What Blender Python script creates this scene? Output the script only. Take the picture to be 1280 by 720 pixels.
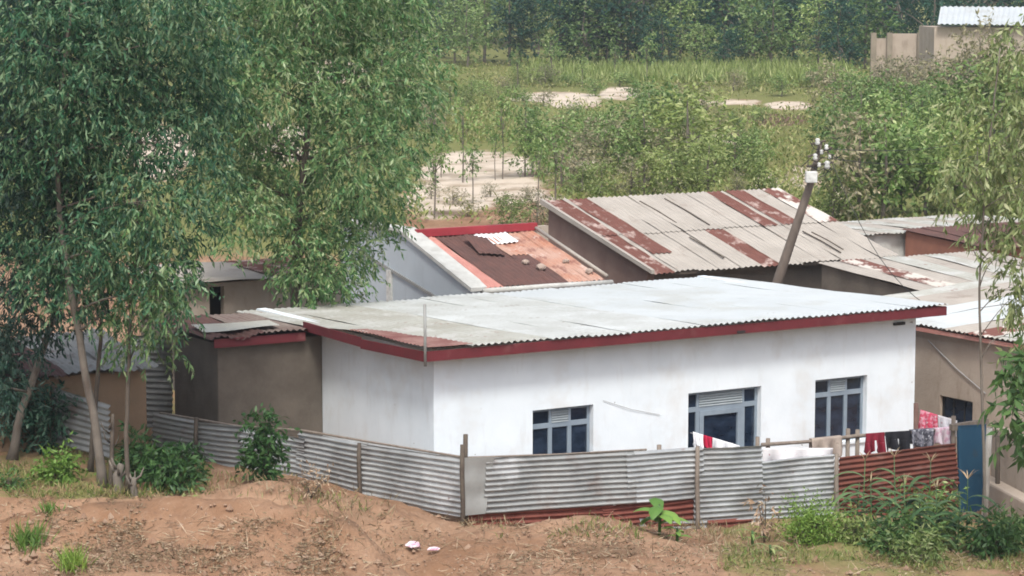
import bpy, math, random
import numpy as np
from mathutils import Vector, Matrix, noise as mnoise

# ------------------------------------------------------------------ clear
for o in list(bpy.data.objects):
    bpy.data.objects.remove(o)
S = bpy.context.scene
COL = S.collection
R = math.radians
random.seed(7)
RNG = np.random.default_rng(7)

# ------------------------------------------------------------------ camera, sky, sun, exposure
FPX = 3096.0
CAMZ = 9.9
PITCH = math.atan(374.0 / FPX)
cam_d = bpy.data.cameras.new('camera')
cam_d.sensor_width = 36
cam_d.lens = 36 * FPX / 1280
cam_d.clip_start = 0.5
cam_d.clip_end = 2000
cam = bpy.data.objects.new('camera', cam_d)
COL.objects.link(cam)
cam.location = (0, 0, CAMZ)
cam.rotation_euler = (R(90) - PITCH, 0, 0)
S.camera = cam

SUN_EL, SUN_AZ = 55.0, 180.0          # azimuth clockwise from +Y: behind the camera
w = bpy.data.worlds.new('World')
S.world = w
w.use_nodes = True
nt = w.node_tree
sky = nt.nodes.new('ShaderNodeTexSky')
sky.sky_type = 'NISHITA'
sky.sun_disc = False
sky.sun_elevation = R(SUN_EL)
sky.sun_rotation = R(SUN_AZ)
sky.air_density = 1.0
sky.dust_density = 4.0
sky.ozone_density = 1.0
hs = nt.nodes.new('ShaderNodeHueSaturation')
hs.inputs['Saturation'].default_value = 0.62
nt.links.new(sky.outputs[0], hs.inputs['Color'])
nt.links.new(hs.outputs[0], nt.nodes['Background'].inputs[0])
nt.nodes['Background'].inputs[1].default_value = 0.15
sl = bpy.data.lights.new('sun', 'SUN')
sl.energy = 1.5
sl.angle = R(10)
sl.color = (1.0, 0.995, 0.94)
so = bpy.data.objects.new('sun', sl)
COL.objects.link(so)
sd = Vector((math.sin(R(SUN_AZ)) * math.cos(R(SUN_EL)), math.cos(R(SUN_AZ)) * math.cos(R(SUN_EL)), math.sin(R(SUN_EL))))
so.rotation_euler = sd.to_track_quat('Z', 'Y').to_euler()
so.location = (20, -20, 60)
S.view_settings.view_transform = 'Standard'
S.view_settings.look = 'None'
S.view_settings.gamma = 1
S.view_settings.use_curve_mapping = False
S.view_settings.exposure = 0.80
S.cycles.filter_width = 1.8

# ------------------------------------------------------------------ pixel geometry of the photograph -> metres
CP, SP = math.cos(PITCH), math.sin(PITCH)
CAM = Vector((0, 0, CAMZ))
def ray(px, py):
    u = (px - 640) / FPX; v = (360 - py) / FPX
    return Vector((u, CP + v * SP, -SP + v * CP))
def G(px, py, Y):
    d = ray(px, py)
    return CAM + d * (Y / d.y)
def hit(A, B, px, py):
    """point where the line of sight meets the vertical plane through plan points A, B"""
    n = Vector((-(B[1] - A[1]), B[0] - A[0], 0)).normalized()
    d = ray(px, py)
    t = n.dot(Vector((A[0], A[1], 0)) - Vector((0, 0, 0))) / n.dot(d)
    return CAM + d * t
def hitz(px, py, z):
    d = ray(px, py)
    return CAM + d * ((z - CAMZ) / d.z)

ROT = R(31.5)
E1 = Vector((math.cos(ROT), math.sin(ROT), 0))
E2 = Vector((-math.sin(ROT), math.cos(ROT), 0))

# ------------------------------------------------------------------ mesh helpers
class MB:
    def __init__(s): s.v = []; s.f = []
    def add(s, vs, fs):
        b = len(s.v); s.v += [tuple(v) for v in vs]; s.f += [tuple(b + i for i in f) for f in fs]
    def box(s, x0, x1, y0, y1, z0, z1):
        s.add([(x0,y0,z0),(x1,y0,z0),(x1,y1,z0),(x0,y1,z0),(x0,y0,z1),(x1,y0,z1),(x1,y1,z1),(x0,y1,z1)],
              [(0,3,2,1),(4,5,6,7),(0,1,5,4),(1,2,6,5),(2,3,7,6),(3,0,4,7)])
        return s
    def hexa(s, a, b, c, d, n):
        """slab: quad a b c d thickened along n"""
        n = Vector(n); q = [Vector(p) for p in (a, b, c, d)]; q2 = [p + n for p in q]
        s.add(q + q2, [(3,2,1,0),(4,5,6,7),(0,1,5,4),(1,2,6,5),(2,3,7,6),(3,0,4,7)])
        return s
    def prism(s, pts, d):
        """polygon pts (3D) extruded by vector d"""
        n = len(pts); d = Vector(d); p = [Vector(q) for q in pts]
        s.add(p + [q + d for q in p], [tuple(reversed(range(n))), tuple(range(n, 2 * n))] +
              [(i, (i + 1) % n, n + (i + 1) % n, n + i) for i in range(n)])
        return s
    def tube(s, pts, rad, n=8, cap=True):
        pts = [Vector(p) for p in pts]
        if not hasattr(rad, '__len__'): rad = [rad] * len(pts)
        b = len(s.v); up0 = Vector((0.31, 0.17, 0.93)).normalized(); x = None
        for i, p in enumerate(pts):
            t = (pts[min(i + 1, len(pts) - 1)] - pts[max(i - 1, 0)]).normalized()
            if x is None:
                x = t.cross(up0)
                if x.length < 0.05: x = t.cross(Vector((1, 0, 0)))
            x = (x - t * x.dot(t)).normalized()
            y = t.cross(x)
            for k in range(n):
                a = 2 * math.pi * k / n
                s.v.append(tuple(p + (x * math.cos(a) + y * math.sin(a)) * rad[i]))
        for i in range(len(pts) - 1):
            for k in range(n):
                k2 = (k + 1) % n
                s.f.append((b + i*n + k, b + i*n + k2, b + (i+1)*n + k2, b + (i+1)*n + k))
        if cap:
            s.f.append(tuple(b + k for k in reversed(range(n))))
            e = b + (len(pts) - 1) * n
            s.f.append(tuple(e + k for k in range(n)))
        return s
    def corr(s, p00, p10, p11, p01, period=0.105, amp=0.016, nu=10, dent=0.0, seed=0, sag=None, per=6):
        """corrugated sheet; ridges run from p00 to p10, waves stack from p00 to p01"""
        p00, p10, p11, p01 = [Vector(p) for p in (p00, p10, p11, p01)]
        lv = ((p01 - p00).length + (p11 - p10).length) / 2
        nv = max(4, int(round(lv / period * per)))
        nrm = (p10 - p00).cross(p01 - p00).normalized()
        b = len(s.v)
        for j in range(nv + 1):
            v = j / nv
            off = amp * math.sin(2 * math.pi * v * lv / period)
            for i in range(nu + 1):
                u = i / nu
                p = (p00 * (1 - u) + p10 * u) * (1 - v) + (p01 * (1 - u) + p11 * u) * v
                o = off
                if dent: o += dent * mnoise.noise(Vector((p.x * 1.1 + seed, p.y * 1.1, p.z * 1.5)))
                p = p + nrm * o
                if sag: p = p + Vector((0, 0, sag(u, v)))
                s.v.append(tuple(p))
        for j in range(nv):
            for i in range(nu):
                a = b + j * (nu + 1) + i
                s.f.append((a, a + 1, a + nu + 2, a + nu + 1))
        return s
    def build(s, name, mat, parent=None, smooth=False, world=True):
        v = s.v
        if parent is not None and world:
            mi = MATS[parent.name].inverted()
            v = [tuple(mi @ Vector(p)) for p in v]
        me = bpy.data.meshes.new(name)
        me.from_pydata(v, [], s.f)
        me.update()
        if smooth:
            me.polygons.foreach_set('use_smooth', [True] * len(me.polygons))
        o = bpy.data.objects.new(name, me)
        COL.objects.link(o)
        if mat: me.materials.append(mat)
        if parent is not None: o.parent = parent
        return o

MATS = {}
def tag(o, label=None, cat=None, group=None, kind=None):
    if label: o['label'] = label
    if cat: o['category'] = cat
    if group: o['group'] = group
    if kind: o['kind'] = kind
    return o
def thing(name, loc, label, cat, group=None, rotz=0.0):
    o = bpy.data.objects.new(name, None)
    o.empty_display_size = 0.2
    COL.objects.link(o)
    o.location = loc
    o.rotation_euler = (0, 0, rotz)
    MATS[o.name] = Matrix.Translation(Vector(loc)) @ Matrix.Rotation(rotz, 4, 'Z')
    return tag(o, label, cat, group)
def sub(o):
    """lets a part take sub-parts built in world space"""
    MATS[o.name] = MATS[o.parent.name]
    return o
def solidify(o, t, off=0):
    m = o.modifiers.new('thickness', 'SOLIDIFY'); m.thickness = t; m.offset = off
    return o
def bevel(o, wd, seg=2):
    m = o.modifiers.new('edges', 'BEVEL'); m.width = wd; m.segments = seg; m.limit_method = 'ANGLE'
    return o

# ------------------------------------------------------------------ materials
def mk(name, c1, c2, scale=3, rough=0.8, metallic=0.0, bump=0.0, bscale=25, layers=(), st=(1, 1, 1), lo=0.35, hi=0.65, spec=0.3):
    m = bpy.data.materials.new(name); m.use_nodes = True
    n = m.node_tree.nodes; l = m.node_tree.links
    bs = n['Principled BSDF']
    bs.inputs['Roughness'].default_value = rough
    bs.inputs['Metallic'].default_value = metallic
    bs.inputs['Specular IOR Level'].default_value = spec
    tc = n.new('ShaderNodeTexCoord')
    def nz(s, strch, detail=5, seed=0.0):
        mp = n.new('ShaderNodeMapping'); mp.inputs['Scale'].default_value = strch
        mp.inputs['Location'].default_value = (seed, seed * 1.7, seed * .3)
        l.new(tc.outputs['Object'], mp.inputs[0])
        t = n.new('ShaderNodeTexNoise'); t.inputs['Scale'].default_value = s; t.inputs['Detail'].default_value = detail
        t.inputs['Roughness'].default_value = 0.62
        l.new(mp.outputs[0], t.inputs['Vector'])
        return t
    def ramp(src, a, b):
        r = n.new('ShaderNodeMapRange'); r.inputs['From Min'].default_value = a; r.inputs['From Max'].default_value = b
        l.new(src, r.inputs['Value']); return r.outputs[0]
    mx = n.new('ShaderNodeMix'); mx.data_type = 'RGBA'
    mx.inputs[6].default_value = (*c1, 1); mx.inputs[7].default_value = (*c2, 1)
    l.new(ramp(nz(scale, st).outputs['Fac'], lo, hi), mx.inputs[0])
    col = mx.outputs[2]
    for k, L in enumerate(layers):
        m2 = n.new('ShaderNodeMix'); m2.data_type = 'RGBA'
        f = ramp(nz(L['s'], L.get('st', (1, 1, 1)), L.get('d', 6), 3.1 + 5.7 * k).outputs['Fac'], L['lo'], L['hi'])
        if 'k' in L:
            mu = n.new('ShaderNodeMath'); mu.operation = 'MULTIPLY'; mu.inputs[1].default_value = L['k']
            l.new(f, mu.inputs[0]); f = mu.outputs[0]
        l.new(f, m2.inputs[0]); l.new(col, m2.inputs[6]); m2.inputs[7].default_value = (*L['c'], 1)
        col = m2.outputs[2]
    l.new(col, bs.inputs['Base Color'])
    if bump:
        b = n.new('ShaderNodeBump'); b.inputs['Strength'].default_value = bump; b.inputs['Distance'].default_value = 0.02
        l.new(nz(bscale, (1, 1, 1), 6, 9.0).outputs['Fac'], b.inputs['Height'])
        l.new(b.outputs[0], bs.inputs['Normal'])
    return m

def leafmat(name, cols, trans=0.25, rough=0.5):
    m = bpy.data.materials.new(name); m.use_nodes = True
    n = m.node_tree.nodes; l = m.node_tree.links
    bs = n['Principled BSDF']; bs.inputs['Roughness'].default_value = rough
    bs.inputs['Specular IOR Level'].default_value = 0.35
    g = n.new('ShaderNodeNewGeometry')
    r = n.new('ShaderNodeValToRGB')
    e = r.color_ramp.elements
    while len(e) < len(cols): e.new(0.5)
    for i, c in enumerate(cols):
        e[i].position = i / (len(cols) - 1); e[i].color = (*c, 1)
    l.new(g.outputs['Random Per Island'], r.inputs[0])
    oi = n.new('ShaderNodeObjectInfo')
    hv = n.new('ShaderNodeHueSaturation')
    mr = n.new('ShaderNodeMapRange'); mr.inputs['To Min'].default_value = 0.72; mr.inputs['To Max'].default_value = 1.28
    l.new(oi.outputs['Random'], mr.inputs[0]); l.new(mr.outputs[0], hv.inputs['Value'])
    mr2 = n.new('ShaderNodeMapRange'); mr2.inputs['To Min'].default_value = 0.515; mr2.inputs['To Max'].default_value = 0.485
    l.new(oi.outputs['Random'], mr2.inputs[0]); l.new(mr2.outputs[0], hv.inputs['Hue'])
    l.new(r.outputs[0], hv.inputs['Color'])
    l.new(hv.outputs[0], bs.inputs['Base Color'])
    t = n.new('ShaderNodeBsdfTranslucent'); l.new(hv.outputs[0], t.inputs[0])
    mix = n.new('ShaderNodeMixShader'); mix.inputs[0].default_value = trans
    l.new(bs.outputs[0], mix.inputs[1]); l.new(t.outputs[0], mix.inputs[2])
    l.new(mix.outputs[0], n['Material Output'].inputs[0])
    return m

RUST = (0.15, 0.062, 0.048); RUST2 = (0.10, 0.04, 0.03)
white_wall = mk('white_limewash', (0.72, 0.77, 0.805), (0.655, 0.705, 0.74), 0.9, 0.9, bump=0.15, bscale=9, layers=[
    dict(c=(0.46, 0.45, 0.43), s=1.9, lo=0.55, hi=0.78, st=(2.0, 2.0, 0.4), k=0.35), dict(c=(0.52, 0.48, 0.43), s=.8, lo=0.52, hi=0.7, k=0.4),
    dict(c=(0.16, 0.13, 0.11), s=6.0, lo=0.745, hi=0.77, k=0.8, d=2),
    dict(c=(0.50, 0.48, 0.45), s=1.1, lo=0.58, hi=0.75, k=0.35)])
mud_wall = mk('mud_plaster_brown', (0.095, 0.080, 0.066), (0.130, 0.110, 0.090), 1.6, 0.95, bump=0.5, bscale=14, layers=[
    dict(c=(0.065, 0.053, 0.043), s=1.2, lo=0.52, hi=0.72, k=0.6), dict(c=(0.20, 0.17, 0.14), s=7, lo=0.66, hi=0.74, k=0.5)])  # base darkened: tree shade over the annex is put into the colour
mud_red = mk('red_brown_mud_plaster', (0.175, 0.115, 0.098), (0.215, 0.15, 0.125), 1.5, .95, bump=.4)
tan_wall = mk('mud_plaster_tan', (0.40, 0.335, 0.275), (0.34, 0.28, 0.225), 1.1, 0.95, bump=0.4, bscale=12, layers=[
    dict(c=(0.21, 0.165, 0.125), s=2.4, lo=0.56, hi=0.74, st=(1.6, 1.6, 0.5), k=0.6)])
ochre_wall = mk('mud_plaster_ochre', (0.27, 0.18, 0.115), (0.22, 0.15, 0.095), 1.3, 0.95, bump=0.4, bscale=12)
grey_wall = mk('grey_blue_plaster', (0.43, 0.475, 0.51), (0.39, 0.43, 0.46), 0.8, 0.9, bump=0.1, layers=[
    dict(c=(0.27, 0.28, 0.29), s=1.6, lo=0.6, hi=0.8, st=(2, 2, .4), k=0.5)])
cement = mk('weathered_cement', (0.50, 0.50, 0.47), (0.40, 0.39, 0.36), 2.5, 0.95, bump=0.3, layers=[
    dict(c=(0.22, 0.21, 0.19), s=3, lo=0.58, hi=0.75, k=0.5)])
roof_white = mk('pale_roof_sheet', (0.47, 0.495, 0.50), (0.425, 0.45, 0.455), 0.7, 0.55, bump=0.0, spec=0.4, layers=[
    dict(c=(0.36, 0.36, 0.325), s=0.55, lo=0.50, hi=0.66, k=0.6), dict(c=(0.24, 0.20, 0.16), s=1.6, lo=0.66, hi=0.73, st=(0.8, 2.2, 1), k=0.6)])
roof_mid = mk('part_weathered_roof_sheet', (0.45, 0.465, 0.455), (0.37, 0.375, 0.355), 0.6, 0.6, layers=[
    dict(c=(0.52, 0.54, 0.54), s=0.7, lo=0.48, hi=0.62, k=0.7), dict(c=(0.24, 0.21, 0.18), s=1.7, lo=0.60, hi=0.70, st=(0.8, 2.2, 1), k=0.55)])
roof_grimy = mk('grimy_roof_sheet', (0.20, 0.20, 0.185), (0.28, 0.275, 0.255), 1.4, 0.8, layers=[dict(c=(0.12, 0.085, 0.07), s=2, lo=.52, hi=.66, k=.7)])  # dark grimy sheet with brown patches, for the ochre shed
roof_dirty = mk('dirty_roof_sheet', (0.37, 0.37, 0.335), (0.31, 0.30, 0.26), 0.9, 0.65, layers=[
    dict(c=(0.45, 0.45, 0.43), s=1.2, lo=0.5, hi=0.6, k=0.7), dict(c=(0.22, 0.13, 0.10), s=1.9, lo=0.62, hi=0.70, k=0.7)])
roof_pale = mk('pale_beige_roof_sheet', (0.36, 0.325, 0.285), (0.30, 0.27, 0.235), 0.9, 0.75, layers=[
    dict(c=(0.21, 0.165, 0.135), s=1.3, lo=0.58, hi=0.72, k=0.6), dict(c=(0.20, 0.10, 0.08), s=2.6, lo=0.70, hi=0.74, k=0.7)])
roof_rust = mk('rusted_roof_sheet', RUST, (0.12, 0.048, 0.036), 2.2, 0.9, layers=[
    dict(c=(0.42, 0.33, 0.29), s=2.0, lo=0.53, hi=0.66, k=0.85, d=6)])
roof_rustmix = mk('half_rusted_roof_sheet', (0.50, 0.46, 0.41), RUST, .8, .85, lo=.47, hi=.53)
roof_dark = mk('dark_rusted_roof_sheet', (0.085, 0.048, 0.042), (0.12, 0.06, 0.05), 2.0, 0.9, layers=[
    dict(c=(0.26, 0.19, 0.16), s=3, lo=0.66, hi=0.72, k=0.6)])
roof_pink = mk('faded_red_roof_sheet', (0.40, 0.17, 0.14), (0.48, 0.24, 0.20), 2.0, 0.8, layers=[
    dict(c=(0.52, 0.42, 0.36), s=1.6, lo=0.58, hi=0.7, k=0.6)])
roof_orange = mk('orange_rust_roof_sheet', (0.36, 0.165, 0.105), (0.40, 0.255, 0.20), 1.1, 0.85, layers=[
    dict(c=(0.17, 0.065, 0.05), s=1.8, lo=0.52, hi=0.62, k=0.7), dict(c=(0.48, 0.38, 0.33), s=2.6, lo=0.58, hi=0.64, k=0.7)])
galv = mk('galvanised_sheet', (0.44, 0.455, 0.455), (0.30, 0.31, 0.31), 1.5, 0.42, metallic=0.45, spec=0.5, layers=[
    dict(c=(0.20, 0.18, 0.17), s=1.1, lo=0.50, hi=0.68, k=0.6), dict(c=(0.62, 0.63, 0.63), s=.9, lo=.56, hi=.66, k=.5), dict(c=(0.17, 0.07, 0.05), s=2.6, lo=0.66, hi=0.73, k=0.7)])
galv_old = mk('tarnished_sheet', (0.25, 0.26, 0.255), (0.34, 0.345, 0.34), 1.2, 0.5, metallic=0.35, layers=[
    dict(c=(0.18, 0.12, 0.10), s=1.3, lo=0.56, hi=0.70, k=0.7), dict(c=(0.15, 0.15, 0.15), s=2.6, lo=0.55, hi=0.7, k=0.5, st=(.6, .6, 2)), dict(c=(0.55, 0.56, 0.56), s=.8, lo=.57, hi=.66, k=.6)])
galv_rust = mk('rusted_sheet', (0.125, 0.036, 0.026), (0.18, 0.058, 0.042), 3.0, 0.85, layers=[
    dict(c=(0.30, 0.20, 0.17), s=3.2, lo=0.66, hi=0.73, k=0.5)])
galv_brick = mk('orange_rusted_sheet', (0.155, 0.052, 0.036), (0.115, 0.040, 0.030), 2.0, 0.85, layers=[
    dict(c=(0.30, 0.20, 0.17), s=1.5, lo=0.54, hi=0.68, k=0.65, st=(.6, .6, 2)), dict(c=(0.07, 0.03, 0.025), s=2.2, lo=0.55, hi=0.7, k=0.6)])
flat_tin = mk('flat_grey_tin', (0.30, 0.31, 0.30), (0.24, 0.24, 0.23), 2.0, 0.6, metallic=0.2, layers=[
    dict(c=(0.15, 0.12, 0.10), s=2, lo=0.6, hi=0.7, k=0.5)])
red_paint = mk('red_fascia_paint', (0.135, 0.021, 0.027), (0.105, 0.019, 0.023), 2.0, 0.6, layers=[
    dict(c=(0.22, 0.10, 0.095), s=2.2, lo=0.58, hi=0.75, k=0.5)])
red_bright = mk('bright_red_paint', (0.33, 0.035, 0.045), (0.26, 0.03, 0.04), 2.0, 0.6)
frame_paint = mk('grey_blue_window_paint', (0.24, 0.29, 0.34), (0.20, 0.245, 0.29), 3.0, 0.5)
louvre_paint = mk('pale_vent_paint', (0.36, 0.40, 0.42), (0.30, 0.34, 0.36), 3.0, 0.6)
glass = mk('dark_window_glass', (0.007, 0.013, 0.026), (0.019, 0.032, 0.056), 1.7, 0.10, spec=0.5, lo=.42, hi=.62, st=(1, 1, 2.2))  # opaque: dark rooms and mottled blue reflections are put into the colour
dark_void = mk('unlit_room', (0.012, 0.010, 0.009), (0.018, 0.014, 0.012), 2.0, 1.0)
post_wood = mk('grey_post_wood', (0.16, 0.13, 0.105), (0.22, 0.185, 0.155), 4.0, 0.9, bump=0.4, st=(3, 3, .6))
dark_wood = mk('dark_post_wood', (0.07, 0.055, 0.045), (0.11, 0.09, 0.07), 4.0, 0.9, bump=0.4)
pole_wood = mk('pole_wood', (0.13, 0.105, 0.088), (0.18, 0.145, 0.12), 3.0, 0.9, bump=0.3, st=(2, 2, .5))
bark = mk('eucalyptus_bark', (0.115, 0.098, 0.08), (0.175, 0.152, 0.128), 2.5, 0.95, bump=0.5, bscale=12, layers=[
    dict(c=(0.08, 0.06, 0.048), s=3, lo=0.56, hi=0.7, st=(1.5, 1.5, .5), k=0.7)])
bark_dark = mk('dark_bark', (0.075, 0.06, 0.048), (0.115, 0.095, 0.075), 3.0, 0.95, bump=0.5)
blue_paint = mk('blue_gate_paint', (0.016, 0.062, 0.115), (0.022, 0.078, 0.135), 2.0, 0.55, layers=[
    dict(c=(0.05, 0.06, 0.07), s=3, lo=0.62, hi=0.72, k=0.6)])
white_plastic = mk('white_ceramic', (0.60, 0.60, 0.57), (0.36, 0.36, 0.34), 5, 0.6)
cable_black = mk('black_cable', (0.02, 0.02, 0.02), (0.03, 0.03, 0.03), 5, 0.6)
cable_grey = mk('grey_wire', (0.33, 0.33, 0.33), (0.28, 0.28, 0.28), 5, 0.6)
stone_m = mk('roof_stone', (0.38, 0.30, 0.25), (0.30, 0.23, 0.19), 6, 0.9, bump=0.4)
cl_white = mk('white_cloth', (0.75, 0.75, 0.76), (0.68, 0.68, 0.70), 3, 0.9)
cl_red = mk('crimson_cloth', (0.42, 0.012, 0.05), (0.36, 0.01, 0.04), 3, 0.9)
cl_dred = mk('dark_red_cloth', (0.20, 0.014, 0.03), (0.15, 0.012, 0.025), 3, 0.9)
cl_black = mk('black_cloth', (0.012, 0.012, 0.016), (0.02, 0.02, 0.025), 3, 0.9)
cl_beige = mk('beige_cloth', (0.36, 0.30, 0.25), (0.27, 0.22, 0.19), 5, 0.9, layers=[dict(c=(.13, .09, .08), s=9, lo=.6, hi=.68, k=.6)])
cl_greyp = mk('grey_patterned_cloth', (0.20, 0.20, 0.23), (0.07, 0.07, 0.09), 12, 0.9, lo=.47, hi=.53, layers=[dict(c=(.5, .5, .52), s=14, lo=.60, hi=.64)])
cl_pinkf = mk('pink_floral_cloth', (0.68, 0.30, 0.36), (0.60, 0.08, 0.14), 11, 0.9, lo=.46, hi=.52, layers=[dict(c=(.75, .70, .70), s=13, lo=.58, hi=.62)])
cl_whitef = mk('white_speckled_cloth', (0.74, 0.72, 0.73), (0.62, 0.60, 0.62), 4, 0.9, layers=[dict(c=(.40, .08, .13), s=15, lo=.64, hi=.67)])
cl_pinkw = mk('pink_white_cloth', (0.70, 0.60, 0.64), (0.60, 0.36, 0.45), 9, 0.9, lo=.48, hi=.56)

L_dark = leafmat('dark_eucalyptus_leaf', [(0.012, 0.046, 0.031), (0.021, 0.068, 0.043), (0.040, 0.100, 0.064), (0.13, 0.20, 0.145)])
L_mid = leafmat('green_eucalyptus_leaf', [(0.040, 0.110, 0.038), (0.075, 0.180, 0.060), (0.125, 0.235, 0.085), (0.20, 0.27, 0.10), (0.34, 0.42, 0.24)])
L_half = leafmat('mixed_eucalyptus_leaf', [(0.011, 0.052, 0.029), (0.021, 0.078, 0.040), (0.040, 0.115, 0.054), (0.080, 0.150, 0.066), (0.17, 0.26, 0.145)])
L_young = leafmat('young_tree_leaf', [(0.065, 0.128, 0.030), (0.110, 0.195, 0.048), (0.175, 0.265, 0.078), (0.32, 0.38, 0.17)])
L_olive = leafmat('yellow_green_leaf', [(0.105, 0.155, 0.038), (0.155, 0.215, 0.055), (0.215, 0.275, 0.082), (0.33, 0.36, 0.16)])
L_blue = leafmat('far_dark_leaf', [(0.007, 0.042, 0.027), (0.013, 0.060, 0.037), (0.030, 0.095, 0.058)])
L_bush = leafmat('bright_bush_leaf', [(0.10, 0.19, 0.030), (0.15, 0.26, 0.045), (0.22, 0.33, 0.07)])
L_shrub = leafmat('shrub_leaf', [(0.028, 0.075, 0.022), (0.048, 0.110, 0.030), (0.075, 0.150, 0.042)])
L_duskgreen = leafmat('dusty_leaf', [(0.12, 0.13, 0.06), (0.18, 0.18, 0.095), (0.25, 0.23, 0.13), (0.33, 0.29, 0.19)])
L_pale = leafmat('pale_long_leaf', [(0.14, 0.19, 0.06), (0.21, 0.27, 0.09), (0.30, 0.34, 0.14), (0.42, 0.43, 0.23)])
L_maize = leafmat('maize_leaf', [(0.045, 0.10, 0.035), (0.07, 0.135, 0.05), (0.11, 0.17, 0.07)])
L_banana = leafmat('broad_leaf', [(0.10, 0.21, 0.035), (0.14, 0.26, 0.05), (0.18, 0.30, 0.07)])
L_grass = leafmat('grass_blade', [(0.07, 0.13, 0.03), (0.11, 0.17, 0.04), (0.19, 0.20, 0.07), (0.27, 0.23, 0.11)])
L_cover = leafmat('field_cover_leaf', [(0.105, 0.145, 0.038), (0.16, 0.20, 0.055), (0.23, 0.25, 0.085), (0.34, 0.31, 0.15)])
L_dry = leafmat('dry_leaf', [(0.13, 0.085, 0.052), (0.23, 0.155, 0.095), (0.36, 0.26, 0.165), (0.50, 0.41, 0.29)], trans=0.1)
L_tassel = leafmat('dry_tassel', [(0.22, 0.16, 0.09), (0.32, 0.25, 0.15)], trans=0.1)

# ------------------------------------------------------------------ terrain
ctrl = []
def cpix(px, py, Y): p = G(px, py, Y); ctrl.append((p.x, p.y, p.z))
def cpt(x, y, z): ctrl.append((x, y, z))
for x in (-25, 0, 25):
    cpt(x, -25, 9.6); cpt(x, 0, 8.1); cpt(x, 12, 5.4); cpt(x, 24, 2.7)
for x in (-30, 30): cpt(x, 36, 0.9)
cpt(-4, 35, 0.75); cpt(4, 35, 0.35); cpt(9, 36, 0.0)
for p in [(0,568,48.6),(-60,575,48),(70,585,47.2),(130,610,45.8),(190,612,46),(250,600,46.6),(330,600,46.9),(215,585,48.5),(120,560,49.5),
          (0,640,43.6),(110,645,43.9),(-60,640,43.5),
          (220,647,42.7),(320,652,42.4),(420,668,42.0),(100,668,42.2),(10,688,41.4),(300,722,40.2),(0,735,39.6),(160,700,41.0),
          (350,632,44.8),(260,628,44.9),(250,658,43.8),(330,664,43.7),(410,676,43.4),(160,652,43.8),(420,640,45.2),(480,632,45.9),(500,672,43.7),(520,700,42.4),(560,668,44.6),
          (450,700,41.2),(560,720,41.4),
          (620,664,45.0),(720,652,44.2),(800,664,44.2),(850,676,44.5),(640,720,41.2),(760,722,41.0),(900,690,43.4),
          (1000,690,44.0),(1100,700,44.2),(1250,700,44.6),(1000,722,42),(1280,730,42.8),(930,680,45.3),(1050,668,46.6),(1200,660,48.3),(1330,690,46)]:
    cpix(*p)
for x, y, z in [(0,48.3,-.6),(4,50,-.7),(9,53,-.75),(11,52,-.85),(5,56,-.6),(-3,49.5,.0),(-6,52,.4),(-9,52,.6),(-12,52,.7),(-9,58,.5),(0,62,-.2),(10,63,-.4),(16,60,-.6),(-4,66,.0),(5,72,.0),(14,72,.0),(22,66,-.3),(-20,60,.8),(-30,50,1.0),(25,50,-.9)]:
    cpt(x, y, z)
for p in [(560,282,82),(560,240,95),(450,250,92),(600,200,108),(600,150,130),(700,122,150),(860,200,104),(860,262,86),(1000,280,84),(960,138,134),(960,122,140),(760,92,180),(960,92,165),(1200,118,130),
          (1200,180,105),(1100,250,90),(1250,250,88),(560,80,190),(1150,92,150),(300,240,95),(300,120,150),(100,240,95),(100,120,150)]:
    cpix(*p)
for x in (-110, -40, 0, 40, 110):
    cpt(x, 230, 5.0 + abs(x) * .01); cpt(x, 320, 11.0); cpt(x, 420, 24.0)
CT = np.array(ctrl, float)
SC = 40.0
def _K(d2):
    return np.where(d2 > 1e-12, d2 * np.log(np.maximum(d2, 1e-12)) * .5, 0.0)
_n = len(CT)
_xy = CT[:, :2] / SC
_A = np.zeros((_n + 3, _n + 3))
_A[:_n, :_n] = _K(((_xy[:, None] - _xy[None]) ** 2).sum(-1)) + np.eye(_n) * 1e-4
_A[:_n, _n] = 1; _A[:_n, _n + 1:] = _xy
_A[_n, :_n] = 1; _A[_n + 1:, :_n] = _xy.T
_W = np.linalg.solve(_A, np.concatenate([CT[:, 2], [0, 0, 0]]))
def tz0(x, y):
    x = np.atleast_1d(np.asarray(x, float)); y = np.atleast_1d(np.asarray(y, float))
    q = np.stack([x, y], -1) / SC
    out = np.empty(len(q))
    for i in range(0, len(q), 20000):
        s = q[i:i + 20000]
        out[i:i + 20000] = _K(((s[:, None] - _xy[None]) ** 2).sum(-1)) @ _W[:_n] + _W[_n] + s @ _W[_n + 1:]
    return out
def _feat(pts, amp, sig):
    return (np.array([(G(*p).x, G(*p).y) for p in pts]), amp, sig)
FEAT = [_feat([(40,672,42.2),(200,652,42.5),(330,655,42.3),(430,682,41.7)], .42, .5),        # heap of thrown-up earth
        _feat([(-60,640,43.9),(110,643,43.9),(250,652,43.8),(350,662,43.7),(430,668,43.4),(500,690,42.6),(560,712,41.8)], -.55, .40),   # worn gully behind it
        _feat([(330,628,45.2),(400,634,45.1),(480,648,45.0)], .30, .45),                        # bank under the dry shrub
        _feat([(130,618,45.3),(190,628,45.0)], .14, .4),
        _feat([(660,660,44.3),(760,658,44.2)], .08, .55)]
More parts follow.
